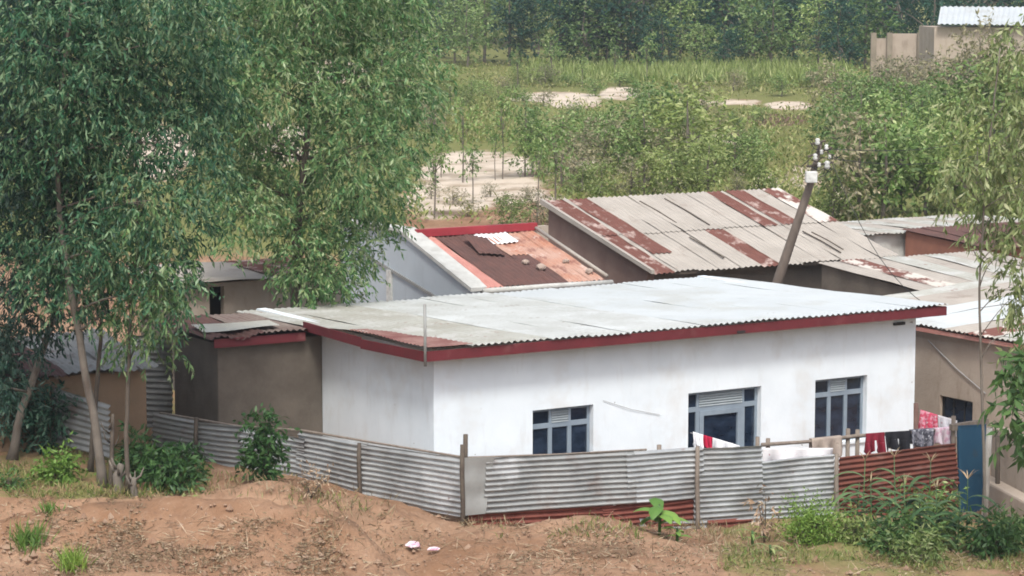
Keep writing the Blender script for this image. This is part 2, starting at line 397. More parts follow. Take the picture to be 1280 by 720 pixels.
def tz(x, y):
    x = np.atleast_1d(np.asarray(x, float)); y = np.atleast_1d(np.asarray(y, float))
    z = tz0(x, y)
    k = np.where((y > 38) & (y < 49) & (np.abs(x) < 12))[0]
    if len(k):
        p = np.stack([x[k], y[k]], -1)
        for pts, amp, sig in FEAT:
            best = np.full(len(k), 1e9)
            for a, b in zip(pts[:-1], pts[1:]):
                ab = b - a; t = np.clip(((p - a) @ ab) / (ab @ ab), 0, 1)
                best = np.minimum(best, ((p - a - t[:, None] * ab) ** 2).sum(-1))
            z[k] += amp * np.exp(-best / (2 * sig * sig))
    return z
def lump(x, y):
    """small relief, metres"""
    a = np.zeros(len(x))
    near = np.clip((56 - y) / 8, 0, 1)
    for i in range(len(x)):
        p = Vector((x[i], y[i], 0))
        if near[i] > 0:
            a[i] = near[i] * (0.10 * mnoise.noise(p * .9) + 0.08 * mnoise.noise(p * 2.7) + 0.045 * mnoise.noise(p * 6.3) + 0.015 * mnoise.noise(p * 13))
        else:
            a[i] = 0.12 * mnoise.noise(p * .35)
    return a
def gz(x, y):
    return float(tz(x, y)[0])
def ghit(px, py, y0=38.0, y1=330.0):
    """where the lines of sight meet the ground"""
    px = np.atleast_1d(np.asarray(px, float)); py = np.atleast_1d(np.asarray(py, float))
    u = (px - 640) / FPX; v = (360 - py) / FPX
    dy = CP + v * SP; dx = u / dy; dz = (-SP + v * CP) / dy
    Ys = np.concatenate([np.arange(y0, 52, .2), np.arange(52, 120, .8), np.arange(120, y1, 2.5)])
    res = np.full(len(px), y1); done = np.zeros(len(px), bool); prev = np.full(len(px), 1.0); yp = y0
    for Y in Ys:
        if Y < y0: continue
        idx = np.where(~done)[0]
        if len(idx) == 0: break
        df = CAMZ + dz[idx] * Y - tz(dx[idx] * Y, np.full(len(idx), Y))
        h = df < 0
        f = prev[idx[h]] / np.maximum(prev[idx[h]] - df[h], 1e-6)
        res[idx[h]] = yp + np.clip(f, 0, 1) * (Y - yp); done[idx[h]] = True
        prev[idx] = df; yp = Y
    return np.stack([dx * res, res, tz(dx * res, res)], -1)

def build_ground():
    ys = np.concatenate([np.arange(-30, 36, 3.0), np.arange(36, 49, .11), np.arange(49, 60, .5), np.arange(60, 200, 1.6), np.arange(200, 425, 6)])
    nx = 261
    t = np.linspace(-1, 1, nx)
    t = np.sign(t) * (0.55 * np.abs(t) + 0.45 * np.abs(t) ** 3)
    half = 22 + np.maximum(ys, 0) * .36
    X = t[None] * half[:, None]; Y = np.repeat(ys[:, None], nx, 1)
    x = X.ravel(); y = Y.ravel()
    z = tz(x, y) + lump(x, y)
    ny = len(ys)
    idx = np.arange(ny * nx).reshape(ny, nx)
    quads = np.stack([idx[:-1, :-1], idx[:-1, 1:], idx[1:, 1:], idx[1:, :-1]], -1).reshape(-1, 4)
    me = bpy.data.meshes.new('ground')
    me.vertices.add(len(x)); me.vertices.foreach_set('co', np.stack([x, y, z], -1).astype(np.float32).ravel())
    me.loops.add(quads.size); me.loops.foreach_set('vertex_index', quads.ravel().astype(np.int32))
    me.polygons.add(len(quads)); me.polygons.foreach_set('loop_start', np.arange(0, quads.size, 4, dtype=np.int32))
    me.polygons.foreach_set('use_smooth', np.ones(len(quads), bool))
    me.update(); me.validate()
    # soil kinds as seen from above: pale sand, green cover, dug dark earth
    u = x / np.maximum(y, 1) ; 
    dyv = np.maximum(y, 1.0)
    f_ = y * CP - (z - CAMZ) * SP
    px = 640 + FPX * x / np.maximum(f_, 1); py = 360 - FPX * (y * SP + (z - CAMZ) * CP) / np.maximum(f_, 1)
    def blob(cx, cy, rx, ry, p=1.0):
        return np.clip(1.6 - 1.6 * np.sqrt(((px - cx) / rx) ** 2 + ((py - cy) / ry) ** 2), 0, 1) * (y > 70)
    sand = np.zeros(len(x))
    for b in [(600,218,105,42),(560,250,80,30),(690,121,80,9),(720,130,50,8),(775,117,34,11),(925,128,40,6),(985,132,44,8),(640,240,60,22),(860,130,60,8),(1190,135,45,12),(350,180,60,40),(200,190,60,50),(420,90,60,20),(1010,220,40,20),(700,255,40,16),(900,172,45,10),(840,232,35,14),(730,205,30,12),(960,235,30,25),(1060,240,24,14)]:
        sand = np.maximum(sand, blob(*b))
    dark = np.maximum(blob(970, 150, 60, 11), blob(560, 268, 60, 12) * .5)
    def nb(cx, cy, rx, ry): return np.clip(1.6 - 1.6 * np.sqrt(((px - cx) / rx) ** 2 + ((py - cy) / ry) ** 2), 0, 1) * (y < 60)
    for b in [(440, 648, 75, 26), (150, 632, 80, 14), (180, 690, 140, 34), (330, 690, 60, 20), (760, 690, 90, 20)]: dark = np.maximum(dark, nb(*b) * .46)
    green = np.clip((y - 74) / 8, 0, 1) * (1 - sand)
    green = green * (1 - .8 * ((px > 505) & (px < 700) & (py > 235) & (y > 70)))
    green = np.maximum(green, ((px < 260) & (py < 625) & (y > 43) & (y < 60)) * .45)
    green = np.maximum(green, ((px > 900) & (py > 600) & (y > 40) & (y < 49)) * .5)
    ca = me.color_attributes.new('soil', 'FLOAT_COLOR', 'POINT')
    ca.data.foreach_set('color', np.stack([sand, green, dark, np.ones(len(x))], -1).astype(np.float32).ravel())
    m = bpy.data.materials.new('red_brown_earth'); m.use_nodes = True
    n = m.node_tree.nodes; l = m.node_tree.links
    bs = n['Principled BSDF']; bs.inputs['Roughness'].default_value = 0.97; bs.inputs['Specular IOR Level'].default_value = 0.1
    tc = n.new('ShaderNodeTexCoord')
    def nz(s, d=7):
        q = n.new('ShaderNodeTexNoise'); q.inputs['Scale'].default_value = s; q.inputs['Detail'].default_value = d; q.inputs['Roughness'].default_value = .65
        l.new(tc.outputs['Object'], q.inputs['Vector']); return q.outputs['Fac']
    def mr(src, a, b, k=1.0):
        q = n.new('ShaderNodeMapRange'); q.inputs['From Min'].default_value = a; q.inputs['From Max'].default_value = b; q.inputs['To Max'].default_value = k
        l.new(src, q.inputs[0]); return q.outputs[0]
    def mix(f, a, c):
        q = n.new('ShaderNodeMix'); q.data_type = 'RGBA'; l.new(f, q.inputs[0])
        if hasattr(a, '__len__'): q.inputs[6].default_value = (*a, 1)
        else: l.new(a, q.inputs[6])
        q.inputs[7].default_value = (*c, 1); return q.outputs[2]
    c = mix(mr(nz(.55), .38, .64), (0.215, 0.122, 0.072), (0.315, 0.200, 0.130))
    c = mix(mr(nz(2.3), .50, .68, .7), c, (0.18, 0.105, 0.068))
    c = mix(mr(nz(7.5), .58, .70, .6), c, (0.34, 0.25, 0.175))
    c = mix(mr(nz(16), .62, .72, .55), c, (0.15, 0.095, 0.06))
    at = n.new('ShaderNodeAttribute'); at.attribute_name = 'soil'
    sp = n.new('ShaderNodeSeparateColor'); l.new(at.outputs['Color'], sp.inputs[0])
    def edge(ch, s, amt):
        a = n.new('ShaderNodeMath'); a.operation = 'ADD'; l.new(sp.outputs[ch], a.inputs[0])
        b = n.new('ShaderNodeMath'); b.operation = 'MULTIPLY_ADD'; b.inputs[1].default_value = amt; b.inputs[2].default_value = -amt / 2
        l.new(nz(s), b.inputs[0]); l.new(b.outputs[0], a.inputs[1])
        return mr(a.outputs[0], .35, .62)
    c = mix(edge(1, .9, .9), c, (0.15, 0.155, 0.055))
    sc = mix(mr(nz(.5), .46, .66), (0.52, 0.44, 0.355), (0.27, 0.21, 0.145))
    q_ = n.new('ShaderNodeMix'); q_.data_type = 'RGBA'; l.new(edge(0, .22, 1.7), q_.inputs[0]); l.new(c, q_.inputs[6]); l.new(sc, q_.inputs[7]); c = q_.outputs[2]
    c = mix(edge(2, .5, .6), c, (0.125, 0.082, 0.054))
    l.new(c, bs.inputs['Base Color'])
    b = n.new('ShaderNodeBump'); b.inputs['Strength'].default_value = .7; b.inputs['Distance'].default_value = .06
    l.new(nz(9, 9), b.inputs['Height']); l.new(b.outputs[0], bs.inputs['Normal'])
    me.materials.append(m)
    o = bpy.data.objects.new('ground', me); COL.objects.link(o)
    o['kind'] = 'structure'
    return o
build_ground()

# haze: one closed box of thin even air round the camera and everything
HAZE = 0.0004
hb = MB(); hb.box(-190, 190, -35, 430, -4, 48)
hm = bpy.data.materials.new('thin_air'); hm.use_nodes = True
hn = hm.node_tree.nodes; hn.remove(hn['Principled BSDF'])
pv = hn.new('ShaderNodeVolumePrincipled'); pv.inputs['Density'].default_value = HAZE
pv.inputs['Color'].default_value = (0.86, 0.92, 0.96, 1); pv.inputs['Anisotropy'].default_value = 0.2
hm.node_tree.links.new(pv.outputs[0], hn['Material Output'].inputs['Volume'])
ho = hb.build('haze', hm); ho['kind'] = 'stuff'; tag(ho, 'thin pale haze over the field and far trees', 'haze')

# ------------------------------------------------------------------ foliage helpers
def leaves_np(name, pos, dirs, ln, wd, mat, parent=None, rng=RNG, fold=0.0, broad=0.45):
    """one mesh of leaf-shaped quads; pos in world space"""
    N = len(pos)
    d = dirs / np.maximum(np.linalg.norm(dirs, axis=1, keepdims=True), 1e-9)
    r = rng.normal(size=(N, 3)); r -= d * (r * d).sum(1, keepdims=True)
    r /= np.maximum(np.linalg.norm(r, axis=1, keepdims=True), 1e-9)
    nn = np.cross(d, r)
    ln = np.broadcast_to(ln, (N,))[:, None]; wd = np.broadcast_to(wd, (N,))[:, None]
    mid = pos + d * ln * broad
    v = np.stack([pos, mid + r * wd / 2, pos + d * ln - nn * ln * fold, mid - r * wd / 2], 1).reshape(-1, 3)
    if parent is not None:
        mi = np.array(MATS[parent.name].inverted())
        v = v @ mi[:3, :3].T + mi[:3, 3]
    me = bpy.data.meshes.new(name)
    me.vertices.add(4 * N); me.vertices.foreach_set('co', v.astype(np.float32).ravel())
    me.loops.add(4 * N); me.loops.foreach_set('vertex_index', np.arange(4 * N, dtype=np.int32))
    me.polygons.add(N); me.polygons.foreach_set('loop_start', np.arange(0, 4 * N, 4, dtype=np.int32))
    me.update(); me.validate()
    me.materials.append(mat)
    o = bpy.data.objects.new(name, me); COL.objects.link(o)
    if parent is not None: o.parent = parent
    return o

def sprays(clumps, n, per, slen, droop, rng, shell=0.35):
    """drooping twigs with leaves along them, started inside the clumps. returns pos, dirs"""
    c = np.array([q[:3] for q in clumps], float); rad = np.array([q[3] for q in clumps], float)
    k = rng.choice(len(c), n, p=rad ** 2 / (rad ** 2).sum())
    dv = rng.normal(size=(n, 3)); dv /= np.linalg.norm(dv, axis=1, keepdims=True)
    rr = rng.random(n) ** shell
    st = c[k] + dv * (rad[k] * rr)[:, None] * np.array([1, 1, .95])
    d = dv * .7 + rng.normal(size=(n, 3)) * .5 + np.array([0, 0, .1])
    d /= np.linalg.norm(d, axis=1, keepdims=True)
    sl = slen * rng.uniform(.6, 1.3, n)
    P, D = [], []
    p = st.copy()
    for i in range(per):
        d2 = d + np.array([0, 0, -droop]) * (i / per)
        d2 /= np.linalg.norm(d2, axis=1, keepdims=True)
        p = p + d2 * (sl / per)[:, None]
        P.append(p.copy())
        D.append(d2 * .45 + rng.normal(size=(n, 3)) * .5 + np.array([0, 0, -droop * .55]))
    return np.concatenate(P), np.concatenate(D)

def curve(a, b, bend, k=6):
    a, b = Vector(a), Vector(b)
    return [a.lerp(b, i / k) + Vector(bend) * math.sin(math.pi * i / k) for i in range(k + 1)]

def tree(name, label, cat, trunk, r0, r1, clumps, nsp, per, slen, ll, lw, droop, lmat, bmat, seed, group=None, limbs=True, shell=.35):
    rng = np.random.default_rng(seed); rn = random.Random(seed)
    trunk = [Vector(p) for p in trunk]
    t = thing(name, trunk[0], label, cat, group)
    mb = MB()
    fine = []
    for i in range(len(trunk) - 1):
        for j in range(3): fine.append(trunk[i].lerp(trunk[i + 1], j / 3) + Vector((rn.uniform(-1, 1), rn.uniform(-1, 1), 0)) * r0 * .18 * (1 if i + j else 0))
    fine.append(trunk[-1])
    m = len(fine)
    rads = [r0 + (r1 - r0) * (i / (m - 1)) ** .8 for i in range(m)]
    rads[0] *= 1.35
    mb.tube(fine, rads, 9)
    if limbs:
        for c in clumps:
            cc = Vector(c[:3])
            best = min(range(m), key=lambda i: (fine[i] - cc).length + (3 if fine[i].z > cc.z - .3 else 0))
            rr = max(rads[best] * .42, .012)
            pts = curve(fine[best], cc, (rn.uniform(-.15, .15), rn.uniform(-.15, .15), rn.uniform(0, .25)))
            mb.tube(pts, [rr * (1 - .75 * i / 6) for i in range(7)], 6)
            for q in range(3):
                e = cc + Vector((rn.uniform(-1, 1), rn.uniform(-1, 1), rn.uniform(-.6, .6))) * c[3] * .9
                mb.tube(curve(pts[4], e, (0, 0, .08), 4), [rr * .35 * (1 - .18 * i) for i in range(5)], 5)
    mb.build('trunk', bmat, t, smooth=True)
    P, D = sprays(clumps, nsp, per, slen, droop, rng, shell)
    leaves_np('crown', P, D, ll * rng.uniform(.45, 1.35, len(P)), lw * rng.uniform(.6, 1.3, len(P)), lmat, t, rng, fold=.12)
    return t

def pxclumps(lst, Y, dy, seed, zlift=0):
    """(px, py, radius in photo pixels) -> clumps spread in depth round Y"""
    rn = random.Random(seed); out = []
    for (a, b, r) in lst:
        y = Y + rn.uniform(-dy, dy)
        p = G(a, b, y); out.append((p.x, p.y, p.z, r / FPX * y))
    return out

# ------------------------------------------------------------------ white house
HB = -0.75                                     # yard level
C0 = G(542, 447, 47.6)
ORG = Vector((C0.x, C0.y, 0))
def LW(x, y, z): return ORG + E1 * x + E2 * y + Vector((0, 0, z))
house = thing('white_house', LW(0, 0, HB), 'long white limewashed house with dark red fascia and pale corrugated roof', 'house', rotz=ROT)

def wall_open(name, x0, x1, y, z0, z1, openings, th, mat, parent, lw=LW):
    xs = sorted({x0, x1, *[o[0] for o in openings], *[o[1] for o in openings]})
    zs = sorted({z0, z1, *[o[2] for o in openings], *[o[3] for o in openings]})
    def isop(i, j):
        if i < 0 or j < 0 or i >= len(xs) - 1 or j >= len(zs) - 1: return True
        cx = (xs[i] + xs[i + 1]) / 2; cz = (zs[j] + zs[j + 1]) / 2
        return any(o[0] < cx < o[1] and o[2] < cz < o[3] for o in openings)
    mb = MB(); vid = {}
    def V(i, j, b):
        k = (i, j, b)
        if k not in vid:
            vid[k] = len(mb.v); mb.v.append(tuple(lw(xs[i], y + (th if b else 0), zs[j])))
        return vid[k]
    for i in range(len(xs) - 1):
        for j in range(len(zs) - 1):
            if isop(i, j): continue
            mb.f.append((V(i, j, 0), V(i + 1, j, 0), V(i + 1, j + 1, 0), V(i, j + 1, 0)))
            mb.f.append((V(i, j, 1), V(i, j + 1, 1), V(i + 1, j + 1, 1), V(i + 1, j, 1)))
            if isop(i - 1, j): mb.f.append((V(i, j, 0), V(i, j + 1, 0), V(i, j + 1, 1), V(i, j, 1)))
            if isop(i + 1, j): mb.f.append((V(i + 1, j, 0), V(i + 1, j, 1), V(i + 1, j + 1, 1), V(i + 1, j + 1, 0)))
            if isop(i, j - 1): mb.f.append((V(i, j, 0), V(i, j, 1), V(i + 1, j, 1), V(i + 1, j, 0)))
            if isop(i, j + 1): mb.f.append((V(i, j + 1, 0), V(i + 1, j + 1, 0), V(i + 1, j + 1, 1), V(i, j + 1, 1)))
    return mb.build(name, mat, parent)

def lbox(mb, lw, x0, x1, y0, y1, z0, z1):
    v = [lw(x, y, z) for z in (z0, z1) for (x, y) in ((x0, y0), (x1, y0), (x1, y1), (x0, y1))]
    mb.add(v, [(0,3,2,1),(4,5,6,7),(0,1,5,4),(1,2,6,5),(2,3,7,6),(3,0,4,7)])
    return mb

ZT = 2.93
HL, HD = 12.2, 7.9
WINS = [(2.27, 3.72, 0.22, 1.54), (6.08, 7.97, 0.15, 1.56), (9.42, 10.85, 0.15, 1.56)]
fw = wall_open('front_wall', 0, HL, 0, HB, ZT, WINS, .22, white_wall, house)
for xa_ in (0.0, HL - .22):
    m_ = MB(); lbox(m_, LW, xa_, xa_ + .22, .222, HD, HB, ZT - .05); m_.build('side_wall', white_wall, house)
m_ = MB(); lbox(m_, LW, .222, HL - .222, HD - .22, HD, HB, ZT - .16); m_.build('back_wall', white_wall, house)
m_ = MB(); lbox(m_, LW, .23, HL - .23, .9, 1.0, HB, ZT - .3); m_.build('unlit_backing', dark_void, house)  # near-black sheet behind the windows; the rooms' darkness is put into its colour

def window(x0, x1, z0, z1, kind):
    yr = .13
    f = MB(); t = .065
    W = x1 - x0; zt = z1 - .36 if kind != 1 else z1 - .38
    if kind == 1: a, b = x0 + .33, x1 - .38
    else: a, b = x0 + W * .34, x0 + W * .66
    lbox(f, LW, x0 + .004, x0 + t, yr, yr + .06, z0, z1 - .004); lbox(f, LW, x1 - t, x1 - .004, yr, yr + .06, z0, z1 - .004)
    lbox(f, LW, x0 + t, x1 - t, yr, yr + .06, z1 - t, z1 - .004); lbox(f, LW, x0 + t, x1 - t, yr, yr + .06, z0 + .003, z0 + t)
    lbox(f, LW, x0 + t, x1 - t, yr - .005, yr + .055, zt - .05, zt + .05)
    for q in (a, b):
        lbox(f, LW, q - .045, q + .045, yr - .003, yr + .057, z0 + t, zt - .05)
        lbox(f, LW, q - .03, q + .03, yr - .003, yr + .057, zt + .05, z1 - t)
    if kind == 1:                           # heavier casement in the middle bay
        lbox(f, LW, a + .045, a + .15, yr - .02, yr + .03, z0 + t, zt - .05); lbox(f, LW, b - .15, b - .045, yr - .02, yr + .03, z0 + t, zt - .05)
        lbox(f, LW, a + .15, b - .15, yr - .02, yr + .03, zt - .15, zt - .05)
    o = sub(f.build('window', frame_paint, house))
    g = yr + .03
    for (u0, u1) in ((x0 + t, a - .045), (a + .045, b - .045), (b + .045, x1 - t)):
        p = MB(); lbox(p, LW, u0, u1, g, g + .012, z0 + t, zt - .05); p.build('pane', glass, o)
    for (u0, u1) in ((x0 + t, a - .03), (b + .03, x1 - t)):
        p = MB(); lbox(p, LW, u0, u1, g, g + .012, zt + .05, z1 - t); p.build('pane', glass, o)
    v = MB(); k = 5
    z = zt + .05; hh = (z1 - t - z) / k
    for i in range(k):
        q = [LW(a + .03, g - .05, z + i * hh), LW(b - .03, g - .05, z + i * hh), LW(b - .03, g + .02, z + (i + .72) * hh), LW(a + .03, g + .02, z + (i + .72) * hh)]
        v.hexa(*q, Vector((0, 0, .012)))
    v.build('vent_louvre', louvre_paint, o)
    s = MB(); lbox(s, LW, x0 - .04, x1 + .04, -.05, .125, z0 - .06, z0 - .003); s.build('sill', white_wall, o)
for i, wn in enumerate(WINS): window(*wn, i)

# roof: sheets run from the front eave to the back
RX0, RX1, RY0, RY1 = -.42, HL + .42, -.46, 8.1
def rz(y): return 3.04 - .028 * (y + .46)
nsh = 14
for k in range(nsh):
    xa = RX0 + (RX1 - RX0) * k / nsh; xb = RX0 + (RX1 - RX0) * (k + 1) / nsh + .04
    lift = .006 * (k % 2)
    rn = random.Random(k)
    ya = RY0 - .06 + rn.uniform(-.04, .04); yb = RY1 + rn.uniform(-.15, .15)
    mat = roof_dirty if k < 3 else roof_mid if k < 7 else roof_white
    def sg(u, v, k=k): return (0.10 * math.exp(-((u * (yb - ya) - 3.1) / 1.4) ** 2) * (1 - v) if k == 0 else 0.0) + .012 * math.sin(u * 9 + k)
    sh = MB().corr(LW(xa, ya, rz(ya) + lift), LW(xa, yb, rz(yb) + lift), LW(xb, yb, rz(yb) + lift), LW(xb, ya, rz(ya) + lift),
                   period=.15, amp=.020, nu=16, dent=.012, seed=k, sag=sg)
    o = sh.build('roof_sheet', mat, house, smooth=True)
m_ = MB(); lbox(m_, LW, RX0 - .02, RX1, RY0 - .03, RY0, 2.80, 3.0); m_.build('fascia', red_paint, house)
m_ = MB()
for a, b, s0, s1 in ((RY0 + .002, 2.2, 0, -.035), (2.2, 4.75, -.035, 0.03)):
    m_.hexa(LW(RX0 - .02, a, 2.79 + s0), LW(RX0 - .02, b, 2.76 + s1), LW(RX0 - .02, b, 2.97 + s1 - .02), LW(RX0 - .02, a, 2.985 + s0), E1 * .03)
m_.build('fascia', red_paint, house)
m_ = MB(); m_.hexa(LW(RX1 + .003, RY0 - .03, 2.80), LW(RX1 + .003, RY1, 2.56), LW(RX1 + .003, RY1, 2.74), LW(RX1 + .003, RY0 - .03, 2.99), E1 * .03); m_.build('fascia', red_paint, house)
# rusted corner sheet and its flashing over the near left corner
m_ = MB().corr(LW(RX0 - .02, RY0 - .07, 3.085), LW(RX0 + 1.0, RY0 - .07, 3.085), LW(RX0 + .35, 2.6, 3.045), LW(RX0 - .02, 2.7, 3.06), period=.15, amp=.012, nu=8, dent=.03, seed=4)
m_.build('corner_flashing', mk('rusted_flashing', (0.13, 0.042, 0.038), (0.24, 0.14, 0.12), 1.5, .8), house, smooth=True)
m_ = MB().tube([LW(-.47, -.5, 2.72), LW(-.47, -.5, 3.3), LW(-.475, -.5, 3.92)], .03, 8); m_.build('pipe', flat_tin, house, smooth=True)
# rafter ends, small wall fittings
m_ = MB(); lbox(m_, LW, 6.95, 7.15, -.52, -.49, 2.815, 2.865); m_.build('bracket', cable_black, house)
m_ = MB(); lbox(m_, LW, 11.55, 11.85, -.06, -.002, 2.60, 2.66); m_.build('bracket', cable_black, house)
m_ = MB().tube([LW(3.95, -.02, 1.60), LW(4.6, -.03, 1.37), LW(5.35, -.02, 1.18)], .005, 5); m_.build('wire', cable_grey, house)

# mud annex on the left flank
AX0, AX1, AY0, AY1 = -2.42, -.003, 4.72, 6.95
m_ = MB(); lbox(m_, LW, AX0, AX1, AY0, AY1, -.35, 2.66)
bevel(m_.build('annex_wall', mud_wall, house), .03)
m_ = MB()
lbox(m_, LW, AX0 - .14, RX0 - .06, AY0 - .16, AY0 - .13, 2.60, 2.78); m_.build('fascia', red_paint, house)
def asg(u, v): return .05 * math.sin(v * 9) * (1 - u) + .03 * math.sin(u * 7)
m_ = MB().corr(LW(AX0 - .25, AY0 - .22, 2.80), LW(AX0 - .25, AY1 + .7, 2.80), LW(-1.35, AY1 + .7, 2.86), LW(-1.35, AY0 - .22, 2.82), period=.14, amp=.018, nu=12, dent=.05, seed=3, sag=asg)
m_.build('annex_roof_sheet', roof_dark, house, smooth=True)
m_ = MB().corr(LW(-1.45, AY0 - .22, 2.84), LW(-1.45, AY1 + .5, 2.86), LW(-.40, AY1 + .5, 2.86), LW(-.40, AY0 - .24, 2.86), period=.14, amp=.018, nu=12, dent=.04, seed=8)
m_.build('annex_roof_sheet', mk('grey_brown_roof_sheet', (.15, .105, .09), (.22, .18, .155), 1.8, .9), house, smooth=True)
m_ = MB().corr(LW(AX0 - .18, AY0 + .25, 2.90), LW(-1.0, AY0 + .0, 2.92), LW(-.9, AY0 + .7, 2.95), LW(AX0 - .1, AY0 + 1.1, 2.93), period=.14, amp=.014, nu=10, dent=.05, seed=5)
m_.build('annex_roof_sheet', roof_dirty, house, smooth=True)

# ------------------------------------------------------------------ generic small house pieces in the same street grid
def frame_at(px, py, Y, base):
    p = G(px, py, Y); o = Vector((p.x, p.y, 0))
    return (lambda x, y, z: o + E1 * x + E2 * y + Vector((0, 0, z))), p

# grey plastered house with patched roof, behind the white one
lwM, pM = frame_at(600, 365, 62.4, 0)
hm_ = thing('grey_house', lwM(0, 0, -.2), 'grey plastered house with stepped side parapet and patched red and rusty roof', 'house', rotz=ROT)
def parapet(x0, x1, mat, name, lo=-.2, th=.0, zz=0):
    pts = [lwM(x0, 0, lo), lwM(x0, 0, 2.28 + zz), lwM(x0, 3.75, 3.46 + zz), lwM(x0, 7.2, 3.42 + zz), lwM(x0, 7.2, lo)]
    return MB().prism(pts, E1 * (x1 - x0)).build(name, mat, hm_)
parapet(-.22, 0, grey_wall, 'side_wall')
cp = MB()
cp.hexa(lwM(-.30, -.06, 2.29), lwM(-.30, 3.76, 3.49), lwM(.22, 3.76, 3.49), lwM(.22, -.06, 2.29), Vector((0, 0, .10)))
cp.hexa(lwM(-.30, 3.762, 3.49), lwM(-.30, 7.25, 3.44), lwM(.22, 7.25, 3.44), lwM(.22, 3.762, 3.49), Vector((0, 0, .10)))
cp.build('parapet_coping', cement, hm_)
bm_ = MB(); bm_.hexa(lwM(-.27, .02, 1.55), lwM(-.27, 7.1, 2.95), lwM(-.27, 7.1, 3.03), lwM(-.27, .02, 1.63), E1 * .045)
bm_.build('slanted_strip', flat_tin, hm_)  # raised grey strip slanting along the side wall
bm_ = MB(); lbox(bm_, lwM, -.30, -.222, 4.2, 4.42, -.2, 2.42); bm_.build('downpipe', white_plastic, hm_)
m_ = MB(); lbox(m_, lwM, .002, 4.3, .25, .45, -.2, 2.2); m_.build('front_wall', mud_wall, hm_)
m_ = MB(); lbox(m_, lwM, .002, 4.3, 3.55, 3.75, -.2, 3.45); m_.build('back_wall', tan_wall, hm_)
strips = [(.10, .62, roof_pink), (.62, 1.35, roof_dark), (1.30, 2.05, roof_dark), (2.0, 2.62, roof_dark), (2.58, 3.3, roof_orange), (3.26, 3.75, roof_orange)]
def mz(y): return 2.36 + (y + .15) / 3.75 * 1.02
for i, (a, b, mt) in enumerate(strips):
    l_ = .012 * (i % 2)
    if i in (3,):           # upper half of this run has lost its rust-dark sheet: orange one above
        m_ = MB().corr(lwM(a, -.15, mz(-.15) + l_), lwM(a, 1.9, mz(1.9) + l_), lwM(b, 1.9, mz(1.9) + l_), lwM(b, -.15, mz(-.15) + l_), period=.15, amp=.02, nu=8, dent=.03, seed=i + 20)
        m_.build('roof_sheet', roof_dark, hm_, smooth=True)
        m_ = MB().corr(lwM(a, 1.8, mz(1.8) + .03), lwM(a, 3.5, mz(3.5)), lwM(b, 3.5, mz(3.5)), lwM(b, 1.8, mz(1.8) + .03), period=.15, amp=.02, nu=8, dent=.03, seed=i + 30)
        m_.build('roof_sheet', roof_orange, hm_, smooth=True)
    else:
        m_ = MB().corr(lwM(a, -.15, mz(-.15) + l_), lwM(a, 3.5, mz(3.5) + l_), lwM(b, 3.5, mz(3.5) + l_), lwM(b, -.15, mz(-.15) + l_), period=.15, amp=.02, nu=10, dent=.03, seed=i + 20)
        m_.build('roof_sheet', mt, hm_, smooth=True)
m_ = MB(); lbox(m_, lwM, .10, 3.85, 3.40, 3.56, 3.36, 3.56); m_.build('red_parapet', red_bright, hm_)
m_ = MB().tube([lwM(-.02, -.2, 2.30), lwM(2, -.2, 2.30), lwM(3.9, -.2, 2.28)], .075, 10); m_.build('gutter', cement, hm_, smooth=True)
m_ = MB().tube([lwM(3.8, -.1, 2.45), lwM(3.8, 3.4, 3.42)], .05, 8); m_.build('verge_trim', roof_pale, hm_, smooth=True)
# loose things lying on that roof
def loose(name, label, cat, pts, mat, sheetp=.15):
    t = MB().corr(*pts, period=sheetp, amp=.015, nu=8, dent=.07, seed=hash(label) % 50)
    o = t.build(name, mat, None, smooth=True); solidify(o, .004)
    return tag(o, label, cat)
loose('loose_sheet', 'bright white loose sheet lying at the top of the patched rusty roof', 'roof sheet',
      [lwM(1.75, 2.6, mz(2.6) + .06), lwM(1.75, 3.3, mz(3.3) + .06), lwM(2.75, 3.3, mz(3.3) + .06), lwM(2.75, 2.6, mz(2.6) + .06)], mk('bright_white_sheet', (.78, .79, .8), (.74, .75, .76), 2, .5))
loose('loose_sheet', 'dark crumpled loose sheet lifted off the patched rusty roof', 'roof sheet',
      [lwM(1.1, 1.9, mz(1.9) + .08), lwM(1.2, 2.9, mz(2.9) + .22), lwM(1.8, 2.7, mz(2.7) + .22), lwM(1.85, 1.8, mz(1.8) + .05)], roof_dark)
def stone(x, y, lw, zf, s, label, group=None):
    b = MB(); rn = random.Random(int(x * 100 + y * 10))
    import bmesh
    bm = bmesh.new(); bmesh.ops.create_icosphere(bm, subdivisions=2, radius=s)
    c = lw(x, y, zf(y) + s * .62)
    for v in bm.verts:
        q = v.co.copy(); q *= 1 + .35 * mnoise.noise(q * 4 / s * .3 + Vector((x, y, 1))); q.z *= .7; v.co = q
    me = bpy.data.meshes.new('stone'); bm.to_mesh(me); bm.free()
    me.materials.append(stone_m)
    o = bpy.data.objects.new('stone', me); COL.objects.link(o); o.location = c
    tag(o, label, 'stone', group)
stone(2.3, .75, lwM, mz, .13, 'pale stone weighing down the dark part of the patched roof, near its gutter', 'stones on the patched roof')
stone(2.1, 1.2, lwM, mz, .10, 'small stone on the dark sheets of the patched roof, above the larger stone', 'stones on the patched roof')
stone(3.5, .3, lwM, mz, .11, 'stone at the lower right corner of the patched roof beside the gutter end', 'stones on the patched roof')
stone(3.3, 1.1, lwM, mz, .09, 'stone on the orange sheets of the patched roof near its verge', 'stones on the patched roof')

